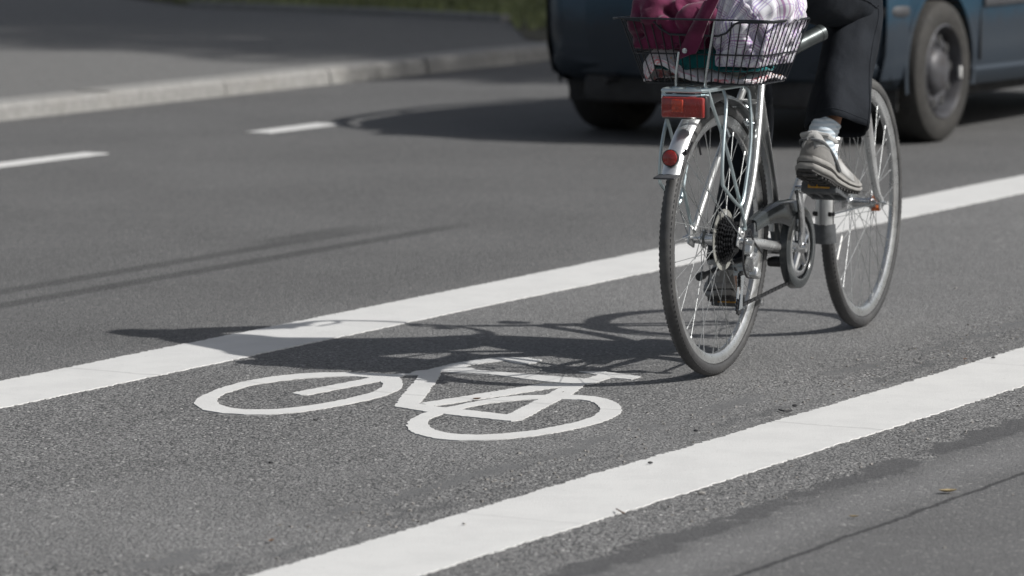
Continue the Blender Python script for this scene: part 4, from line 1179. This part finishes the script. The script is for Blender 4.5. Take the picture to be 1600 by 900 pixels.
# hair, face
hr = MB().revolve([(0, .105), (.045, .096), (.080, .065), (.098, .02), (.098, -.04), (.085, -.09), (.06, -.115), (.0, -.12)], (.370, 0, 1.70), 'z', 28)
hr.xf(lambda v: v + V((-.018 if v.z < 1.72 else 0, 0, 0)) + V((0, 0, .004 * noise.noise(v * 40)))).xf(lambda v: V((min(v.x, .415 + max(0, v.z - 1.74) * .6), v.y, v.z)))
hr.xf(UB).build('hair', M['hair'], person, angle=0)
rings = []
for (dx, dz, wy, hz) in ((.0, 0, .006, .010), (.014, -.012, .010, .012), (.020, -.020, .013, .009), (.004, -.028, .011, .004)):
    rings.append([V((.462 + dx, math.cos(2 * PI * j / 10) * wy, 1.685 + dz + math.sin(2 * PI * j / 10) * hz)) for j in range(10)])
MB().loft(rings).xf(UB).build('nose', M['skin'], person)
MB().tube([(.452, -.024, 1.628), (.466, 0, 1.632), (.452, .024, 1.628)], [.003, .007, .003], 8, smooth=4).xf(UB).build('mouth', M['skin'], person)
for sgn in (-1, 1):
    MB().tube([(.375, sgn * .088, 1.71), (.362, sgn * .100, 1.70), (.370, sgn * .092, 1.66)], [.006, .012, .005], 8, smooth=4).xf(UB).build('ear', M['skin'], person)
    MB().tube([(.448, sgn * .046, 1.712), (.462, sgn * .030, 1.718), (.465, sgn * .014, 1.714)], [.003, .004, .003], 6, smooth=3).xf(UB).build('eyebrow', M['hair'], person)
    MB().revolve([(0, .012), (.008, .009), (.0115, 0), (.008, -.009), (0, -.012)], (.450, sgn * .030, 1.700), 'z', 14).xf(UB).build('eye', M['white'], person)

# shoes: ring sections along the foot
def shoe(heel, yaw, pitch, side, SC=1.):
    """heel: sole bottom centre at the back of the heel"""
    rot = Matrix.Rotation(yaw, 3, 'Z') @ Matrix.Rotation(pitch, 3, 'Y'); heel = V(heel)
    X = lambda v: heel + rot @ (v * SC)
    Ls = [0, .006, .020, .045, .075, .105, .140, .175, .205, .230, .250, .262, .268]
    hwid = [.016, .026, .033, .036, .034, .033, .036, .042, .0445, .042, .034, .022, .008]
    bend = [0, .001, .004, .006, .005, .001, -.002, -.004, -.003, .000, .004, .006, .007]
    topz = [.092, .108, .114, .110, .106, .102, .090, .076, .066, .058, .050, .042, .034]
    solt = [.038, .041, .042, .041, .038, .034, .030, .026, .024, .023, .022, .022, .022]
    toe = [.010, .005, .001, 0, 0, 0, 0, 0, .002, .006, .013, .018, .020]
    def section(i, z0, z1, wk0, wk1, n=9, roundtop=True):
        l = Ls[i]; wv = hwid[i]; yc = bend[i] * side; out = []
        for k in range(n):
            a = PI * k / (n - 1)
            if roundtop:
                out.append(V((l, yc + wv * wk1 * math.cos(a) * (1 if abs(math.cos(a)) < .9 else 1), z0 + (z1 - z0) * (math.sin(a) ** .75))))
        return out
    up = []
    for i in range(len(Ls)):
        zb_ = solt[i] + toe[i] - .004; l = Ls[i]; wv = hwid[i] * .93; yc = bend[i] * side; zt = max(topz[i], zb_ + .004)
        ring = []
        for k in range(21):
            a = PI * k / 20; cs, sn = math.cos(a), math.sin(a)
            cc = math.copysign(abs(cs) ** (.75), cs)
            bulge = 1 + .05 * math.sin(a * 2) * 0
            narrow = 1 - .28 * (sn ** 2) * (1 if l < .12 else .6)
            ring.append(V((l + (.006 if l < .01 else 0) * sn, yc + wv * cc * narrow, zb_ + (zt - zb_) * sn ** .85)))
        ring.append(V((l, yc, zb_ - .002)))
        up.append([X(p) for p in ring])
    s_up = MB().loft(up).build('shoe', M['shoe'], person, angle=0)
    def panel(i0, i1, k0, k1, off, mat, name):
        rings = []
        for i in range(i0, i1 + 1):
            c = sum((V(p) for p in up[i][:21]), V((0, 0, 0))) / 21; o_ = [c + (V(p) - c) * (1 + off / max(.01, (V(p) - c).length)) for p in up[i][k0:k1 + 1]]
            rings.append(o_)
        b = MB(); b.loft(rings, caps=False, ringclosed=False); p_ = b.build(name, mat, s_up, angle=0)
        sd = p_.modifiers.new('sol', 'SOLIDIFY'); sd.thickness = .0015; return p_
    panel(0, 4, 3, 17, .0016, M['shoelight'], 'heel_panel')
    panel(9, 12, 0, 20, .0014, M['sole'], 'toe_cap')
    panel(5, 8, 1, 4, .0014, M['shoelight'], 'side_panel'); panel(5, 8, 16, 19, .0014, M['shoelight'], 'side_panel')
    # midsole, two stacked bands, outsole with lugs
    def band(z0, z1, grow0, grow1, mat, name, groove=0.):
        rings = []
        for i in range(len(Ls)):
            wv = hwid[i]; yc = bend[i] * side; a0 = toe[i] + z0 * (solt[i] / .034); a1 = toe[i] + z1 * (solt[i] / .034)
            l = Ls[i] + (-.004 if i == 0 else .004 if i == len(Ls) - 1 else 0)
            h = a1 - a0
            rings.append([X(V((l, yc + s__ * (wv + g_), a0 + h * q))) for s__, g_, q in ((-1, grow0 - .004, 0), (-1, grow0, .18), (-1, grow0 * .5 + grow1 * .5 + .001, .5), (-1, grow1, .85), (-1, grow1 - .004, 1), (1, grow1 - .004, 1), (1, grow1, .85), (1, grow0 * .5 + grow1 * .5 + .001, .5), (1, grow0, .18), (1, grow0 - .004, 0))])
        return MB().loft(rings).build(name, mat, s_up, angle=50)
    band(.0245, .037, .003, .0005, M['sole'], 'midsole'); band(.0215, .0245, .0010, .0010, M['outsole'], 'sole_groove'); band(.009, .0215, .0045, .0035, M['sole'], 'midsole')
    ob = MB()
    rings = []
    for i in range(len(Ls)):
        wv = hwid[i]; yc = bend[i] * side; l = Ls[i] + (-.003 if i == 0 else .003 if i == len(Ls) - 1 else 0)
        rings.append([X(V((l, yc + s__ * (wv + .001), toe[i] + z_))) for s__, z_ in ((-1, .005), (-1, .009), (1, .009), (1, .005))])
    ob.loft(rings)
    for k in range(19):
        l = .006 + .252 * k / 18
        wv = np.interp(l, Ls, hwid); yc = np.interp(l, Ls, bend) * side; tz = np.interp(l, Ls, toe)
        for s__ in (-1, 1): ob.box(X(V((l, yc + s__ * (wv - .007), tz + .0025))), (.0075, .015, .006), rot, .001)
        if k % 2 == 0: ob.box(X(V((l, yc, tz + .0025))), (.008, max(.008, wv * 1.0), .005), rot, .001)
    ob.build('outsole', M['outsole'], s_up, smooth=False)
    # collar band, heel strap, toe cap and laces
    cb = MB()
    cb.tube([X(V((.018, 0, .108))), X(V((.030, .031, .105))), X(V((.070, .036, .100))), X(V((.105, .026, .106))), X(V((.118, 0, .112))), X(V((.105, -.026, .106))), X(V((.070, -.036, .100))), X(V((.030, -.031, .105)))], .0075, 8, closed=True)
    cb.build('collar', M['shoelight'], s_up)
    st_ = MB()
    for s__ in (-1, 1):
        st_.tube([X(V((-.0005, s__ * .004, .090))), X(V((.010, s__ * .0265, .088))), X(V((.045, s__ * .0335, .078))), X(V((.085, s__ * .0350, .060))), X(V((.118, s__ * .0350, .038)))], [.0035, .004, .004, .005, .006], 6, smooth=5)
    st_.build('trim', M['rubberg'], s_up)
    lc = MB()
    for k in range(5):
        l = .118 + k * .017; zt = np.interp(l, Ls, topz) + .004
        lc.tube([X(V((l, -.015, zt - .008))), X(V((l + .004, 0, zt - .003))), X(V((l, .015, zt - .008)))], .0022, 6, smooth=4)
    lc.build('laces', M['shoelight'], s_up)
    tg = MB().box(X(V((.125, side * -1 * .0, .0))), (.001, .001, .001)); 
    for q in (0, 1, 2):
        pass
    return s_up
SR = shoe((.226, -.157, .492), R(-3), R(15.5), -1, 1.10)
SLH = V((.405, .120, .140))
shoe((.395, .128, .137), R(24), R(2), 1)
# socks
sk = MB(); rings = []
SP = catmull([V((.345, -.162, .525)), V((.318, -.163, .565)), V((.322, -.170, .598)), V((.336, -.177, .628))], 12)
for i, c in enumerate(SP):
    t = i / (len(SP) - 1); q = .0365 + .0008 * math.sin(t * 46) + .0025 * (1 - t)
    T_ = (SP[min(i + 1, len(SP) - 1)] - SP[max(i - 1, 0)]).normalized(); lat = (V((0, 1, 0)) - T_ * T_.y).normalized(); fw = lat.cross(T_)
    rings.append([c + fw * (math.cos(2 * PI * j / 28) * q * 1.12) + lat * (math.sin(2 * PI * j / 28) * q) for j in range(28)])
sk.loft(rings).build('sock', M['sock'], person, angle=0)
sk = MB(); rings = []
for t in np.linspace(0, 1, 12):
    c = V((.455, .138, .205)).lerp(V((.478, .138, .30)), t); q = .036 + .0015 * math.sin(t * 30)
    rings.append([c + V((math.cos(2 * PI * j / 24) * q * 1.1, math.sin(2 * PI * j / 24) * q, 0)) for j in range(24)])
sk.loft(rings).build('sock', M['sock'], person, angle=0)

#@@CAR
# car frame: x forward, y left, z up; origin under the rear axle centre
car_o = UV(17.02, -8.04); CAR_ROT = PI / 2 - PHI
car = thing('car', 'blue hatchback with dusty steel wheels driving on the road beyond the cyclist', 'car', car_o, CAR_ROT)
HWB = .828
def car_section(x):
    # returns half section list of (y, z) from sill to belt
    xs = [-.62, -.55, -.40, 0, 1.0, 2.2, 2.7, 3.05, 3.20]
    wv = np.interp(x, xs, [.690, .775, .820, HWB, HWB + .003, HWB, .815, .74, .60])
    zb_ = np.interp(x, xs, [.33, .27, .235, .215, .205, .205, .215, .24, .30])
    zt = np.interp(x, xs, [.68, .71, .78, .90, .945, .92, .86, .76, .66])
    return wv, zb_, zt
rings = []
for x in list(np.linspace(-.62, -.40, 7)) + list(np.linspace(-.3, 2.9, 33)) + list(np.linspace(2.95, 3.20, 6)):
    wv, zb_, zt = car_section(x)
    half = [(wv - .14, zb_), (wv - .050, zb_ + .010), (wv - .022, zb_ + .045), (wv - .012, zb_ + .075), (wv - .022, zb_ + .092), (wv - .012, zb_ + .14), (wv - .001, .50 * zt + .12), (wv, .62), (wv - .006, .72 * 1), (wv - .018, zt - .08), (wv - .045, zt - .02), (wv - .10, zt)]
    half = [(y, min(z, zt - .001 * (12 - i))) for i, (y, z) in enumerate(half)]
    rings.append([V((x, -y, z)) for y, z in half] + [V((x, y, z)) for y, z in half[::-1]])
bm_ = MB().loft(rings); body = bm_.build('body', M['carpaint'], car, angle=40)
WR = .302; CWB = 2.46
cut = MB()
for cx_ in (0, CWB):
    for sgn in (-1, 1):
        cut.revolve([(0, sgn * .60), (WR + .052, sgn * .60), (WR + .052, sgn * .95), (0, sgn * .95)], (cx_, 0, WR), 'y', 40)
co = cut.build('cutter', None, car)
mod = body.modifiers.new('arch', 'BOOLEAN'); mod.operation = 'DIFFERENCE'; mod.object = co; mod.solver = 'EXACT'
dg = bpy.context.evaluated_depsgraph_get(); mesh2 = bpy.data.meshes.new_from_object(body.evaluated_get(dg))
body.modifiers.clear(); body.data = mesh2; bpy.data.objects.remove(co)
mesh2.set_sharp_from_angle(angle=R(40))
# arch lips and liners
for cx_ in (0, CWB):
    for sgn in (-1, 1):
        wv = car_section(cx_)[0]
        MB().revolve([(WR + .051, sgn * (wv - .004)), (WR + .058, sgn * (wv + .000)), (WR + .066, sgn * (wv - .001)), (WR + .078, sgn * (wv - .004))], (cx_, 0, WR), 'y', 40, R(-12), R(192)).build('arch_lip', M['carpaint'], body)
        MB().revolve([(WR + .0515, sgn * (wv - .012)), (WR + .0515, sgn * .55), (0, sgn * .55)], (cx_, 0, WR), 'y', 30, R(-10), R(190)).build('wheel_liner', M['cardark'], body)
MB().box((1.3, 0, .205), (3.2, 1.34, .10), None, .02).build('underbody', M['cardark'], body)
# greenhouse
rings = []
for x, zr, wr_ in ((-.38, .86, .60), (-.16, 1.14, .58), (.08, 1.34, .55), (.32, 1.43, .55), (.8, 1.475, .56), (1.35, 1.44, .555), (1.75, 1.22, .60), (2.10, .95, .66)):
    zb_ = .94 if x > -.3 else .80
    rings.append([V((x, -wr_ - .10 * (1 - (zr - .94) / .55) - (.09 if zr > 1.1 else .03), zb_)), V((x, -wr_ - .02, zb_ + (zr - zb_) * .78)), V((x, -wr_ + .10, zr - .01)), V((x, 0, zr + .012)), V((x, wr_ - .10, zr - .01)), V((x, wr_ + .02, zb_ + (zr - zb_) * .78)), V((x, wr_ + .10 * (1 - (zr - .94) / .55) + (.09 if zr > 1.1 else .03), zb_))])
MB().loft(rings).build('glasshouse', M['carglass'], car, angle=30)
rings = [[p + V((0, 0, .014)) for p in r_[2:5]] + [p - V((0, 0, .004)) for p in r_[2:5]][::-1] for r_ in rings[2:6]]
rf = MB().loft(rings)
for sgn in (-1, 1):
    for pts in ([(-.36, .70, .86), (-.16, .64, 1.12), (.08, .575, 1.33), (.32, .57, 1.42)], [(2.12, .73, .94), (1.75, .63, 1.22), (1.35, .575, 1.43), (.8, .57, 1.46), (.32, .57, 1.42)], [(.82, .765, .94), (.80, .60, 1.43)], [(.10, .765, .94), (.14, .60, 1.34)]):
        rf.tube([(x, sgn * y, z) for x, y, z in pts], .030, 8, smooth=3, flat=.8)
rf.build('roof', M['carpaint'], car)
# bumpers and trims
bp = []
for y in np.linspace(-.80, .80, 21):
    q = abs(y) / .80; x = -.66 + .16 * q ** 4
    bp.append([V((x + .06, y, .695)), V((x + .008, y, .685)), V((x, y, .66)), V((x, y, .50)), V((x + .004, y, .40)), V((x + .030, y, .29)), V((x + .12, y, .245))])
bmp = MB().loft(bp, caps=False, ringclosed=False)
for sgn in (-1, 1):
    sd = []
    for i, x in enumerate(np.linspace(-.53, -.375, 6)):
        wv = .80 + .035 * (i / 5) ** .6
        sd.append([V((x, sgn * (wv - .06), .695)), V((x, sgn * (wv - .005), .685)), V((x, sgn * (wv + .004), .66)), V((x, sgn * (wv + .004), .50)), V((x, sgn * wv, .40)), V((x + .0, sgn * (wv - .025), .29)), V((x + .0, sgn * (wv - .10), .245))])
    bmp.loft(sd, caps=False, ringclosed=False)
bump_r = bmp.build('rear_bumper', M['carpaint'], car, angle=40)
for sgn in (-1, 1):
    MB().tube([(-.378, sgn * .834, .575), (-.43, sgn * .832, .575), (-.49, sgn * .815, .575), (-.53, sgn * .78, .575)], .024, 8, smooth=4, flat=.35).build('trim_strip', M['cartrim'], bump_r)
    MB().box((-.36, sgn * .68, .215), (.012, .20, .13), None, .004).build('mud_guard', M['cardark'], body)
MB().box((0, 0, .25), (.10, 1.30, .10), None, .03).build('rear_axle', M['cardark'], body)
MB().box((-.42, .05, .225), (.34, 1.10, .13), None, .04).build('silencer', M['cardark'], body)
for sgn in (-1, 1):
    for (xa, xb) in ((.45, .98), (1.02, 2.02)):
        MB().box(((xa + xb) / 2, sgn * (HWB + .006), .585), (xb - xa, .016, .050), None, .006).build('trim_strip', M['cartrim'], body)
    for xx in (.43, 1.0, 2.04):
        MB().box((xx, sgn * (HWB - .004), .62), (.006, .012, .58), None, .001).build('door_gap', M['cardark'], body)
    MB().box((-.555, sgn * .66, .735), (.10, .14, .08), None, .02).build('tail_light', M['lens'], body)
    MB().box((3.10, sgn * .56, .66), (.16, .24, .13), Matrix.Rotation(R(sgn * 20), 3, 'Z'), .03).build('headlight', M['plate'], body)
    MB().tube([(1.72, sgn * .80, .96), (1.74, sgn * .90, 1.0), (1.70, sgn * .99, 1.02)], [.04, .075, .05], 10, smooth=4, flat=.6).build('side_mirror', M['carpaint'], body)
MB().box((-.655, 0, .74), (.015, .50, .11), None, .003).build('number_plate', M['plate'], body)
MB().tube([(-.62, .42, .27), (-.74, .42, .265)], .022, 12).build('exhaust', M['drive'], body)
fbp = []
for y in np.linspace(-.80, .80, 15):
    q = abs(y) / .80; x = 3.27 - .22 * q ** 3
    fbp.append([V((x - .12, y, .58)), V((x, y, .56)), V((x + .01, y, .40)), V((x - .08, y, .24))])
MB().loft(fbp, caps=False, ringclosed=False).build('front_bumper', M['carpaint'], car)
def car_wheel(cx_, sgn):
    y = sgn * .812; c = V((cx_, 0, WR)); s_ = sgn
    prof = [(.190, -.085), (.200, -.098), (.235, -.134), (.275, -.130), (.292, -.120), (WR - .001, -.100), (WR, 0), (WR - .001, .060), (.292, .078), (.275, .088), (.235, .094), (.205, .086), (.195, .076)]
    wh = MB().revolve([(r_, y + s_ * (h_ - .06)) for r_, h_ in prof], c, 'y', 48, closedprof=True).build('wheel', M['cartyre'], car, angle=30)
    rimp = [(.198, .078), (.203, .086), (.196, .090), (.188, .080), (.182, .050), (.176, .022), (.168, .030), (.150, .046), (.128, .052), (.112, .044), (.104, .040), (.098, .056), (.085, .072), (.060, .082), (.030, .087), (.0, .088)]
    rm = MB().revolve([(r_, y + s_ * (h_ - .06)) for r_, h_ in rimp], c, 'y', 48).build('rim', M['carwheel'], wh, angle=50)
    for k in range(10):
        vh = MB()
        a = 2 * PI * k / 10 + .12
        p = c + V((.138 * math.cos(a), y + s_ * (.050 - .06), .138 * math.sin(a)))
        vh.revolve([(0, s_ * .0035), (.0215, s_ * .0035), (.023, -s_ * .004)], p, 'y', 14)
        vh.build('vent_hole', M['cardark'], wh)
    MB().box(c + V((.185 * math.cos(R(-4)), y + s_ * .022, .185 * math.sin(R(-4)))), (.014, .014, .05), None, .004).build('balance_weight', M['plate'], wh)
for cx_ in (0, CWB):
    for sgn in (-1, 1): car_wheel(cx_, sgn)

#@@DEBRIS
def leaf(px, py, L, label, ang, mat, curl=.3):
    p = ground(px, py, .0035); rings = []
    for i in range(9):
        t = i / 8; w_ = L * .22 * math.sin(PI * t) ** .8 + .0004; z = L * curl * (t - .5) ** 2 * 1.5
        rings.append([V(((t - .5) * L, -w_, z + w_ * .5)), V(((t - .5) * L, 0, z)), V(((t - .5) * L, w_, z + w_ * .5)), V(((t - .5) * L, 0, z - .0006))])
    o = MB().loft(rings).build('dry_leaf', mat); o.location = p + V((0, 0, .001)); o.rotation_euler = (0, 0, ang)
    return tag(o, label, 'leaf', 'dry leaves fallen on the road')
M['dryleaf'] = simple('dry_leaf', (.28, .22, .12), .8, var=.3, scale=90)
M['brownleaf'] = simple('brown_leaf', (.14, .08, .045), .8, var=.3, scale=90)
leaf(1378, 770 - 5, .0, '', 0, M['dryleaf']) if False else None
leaf(1481, 769, .040, 'pale dry leaf beyond the long joint at lower right of the road', .2, M['dryleaf'])
leaf(424, 846, .022, 'small brown leaf near the lower left end of the near white line', 1.2, M['brownleaf'])
leaf(745, 624, .022, 'small brown leaf lying on the painted bicycle symbol', .4, M['brownleaf'])
leaf(1334, 808, .020, 'thin pale leaf left of the long joint at lower right', .1, M['dryleaf'])
leaf(1508, 544 + 18, .018, 'dark leaf on the near white line at the right edge', .9, M['brownleaf'])
def stone(px, py, s_, label, mat, z=0.):
    rr = random.Random(int(px)); b = MB().revolve([(0, -.4), (.6, -.35), (1, 0), (.8, .45), (.35, .7), (0, .75)], (0, 0, 0), 'z', 10)
    b.xf(lambda v: V((v.x * s_, v.y * s_ * .75, v.z * s_ * .7)) * (1 + .35 * noise.noise(v * 1.5 + V((px, 0, 0)))))
    o = b.build('pebble', mat, smooth=False); o.location = ground(px, py) + V((0, 0, s_ * .25 + z)); return tag(o, label, 'pebble', 'pebbles lying on the road')
M['stone'] = simple('pale_pebble', (.26, .25, .235), .85, var=.2, scale=120, bump=.5)
M['stoned'] = simple('dark_pebble', (.035, .035, .037), .8, var=.3, scale=120, bump=.5)
stone(1096, 772, .0085, 'pale tan pebble just below the near white line', M['stone'])
stone(1242, 635, .007, 'dark pebble above the near white line, right of a dark twig', M['stoned'])
stone(1087, 674, .006, 'dark pebble close above the middle of the near white line', M['stoned'])
stone(423, 724, .006, 'dark pebble on the open asphalt left of the near line', M['stoned'])
stone(493, 657, .006, 'dark pebble just under the left wheel of the bicycle symbol', M['stoned'])
stone(1016, 727, .006, 'dark pebble lying on the middle of the near white line', M['stoned'], .004)
stone(1552, 562, .006, 'dark pebble on the near white line by the right edge', M['stoned'], .004)
b = MB().tube([ground(1217, 640, .004), ground(1226, 642, .006), ground(1237, 641, .004)], .002, 6, smooth=3)
tag(b.build('twig', M['stoned']), 'short dark twig above the near white line', 'twig')
b = MB().tube([ground(963, 795, .008), ground(970, 799, .010), ground(976, 802, .007)], .0016, 6, smooth=3)
tag(b.build('twig', M['brownleaf']), 'thin brown twig on the lower edge of the near white line', 'twig')
gvl = MB(); rr = random.Random(99)
for k in range(420):
    if k < 300: v_ = rr.gauss(-4.42, .10); u_ = rr.uniform(6.5, 14)
    elif k < 380: v_ = rr.gauss(-3.86, .06); u_ = rr.uniform(6.5, 13)
    else: v_ = rr.uniform(-6, -3.2); u_ = rr.uniform(6.5, 14)
    if -4.29 < v_ < -3.97 and rr.random() < .8: continue
    s_ = rr.uniform(.0012, .0034); p = UV(u_, v_, s_ * .5 + (.004 if -4.29 < v_ < -3.97 else 0))
    gvl.box(p, (s_ * 2.2, s_ * 1.6, s_ * 1.2), Matrix.Rotation(rr.uniform(0, 3), 3, 'Z') @ Matrix.Rotation(rr.uniform(-.4, .4), 3, 'X'))
go = gvl.build('grit', M['stone'], smooth=False); go['kind'] = 'stuff'
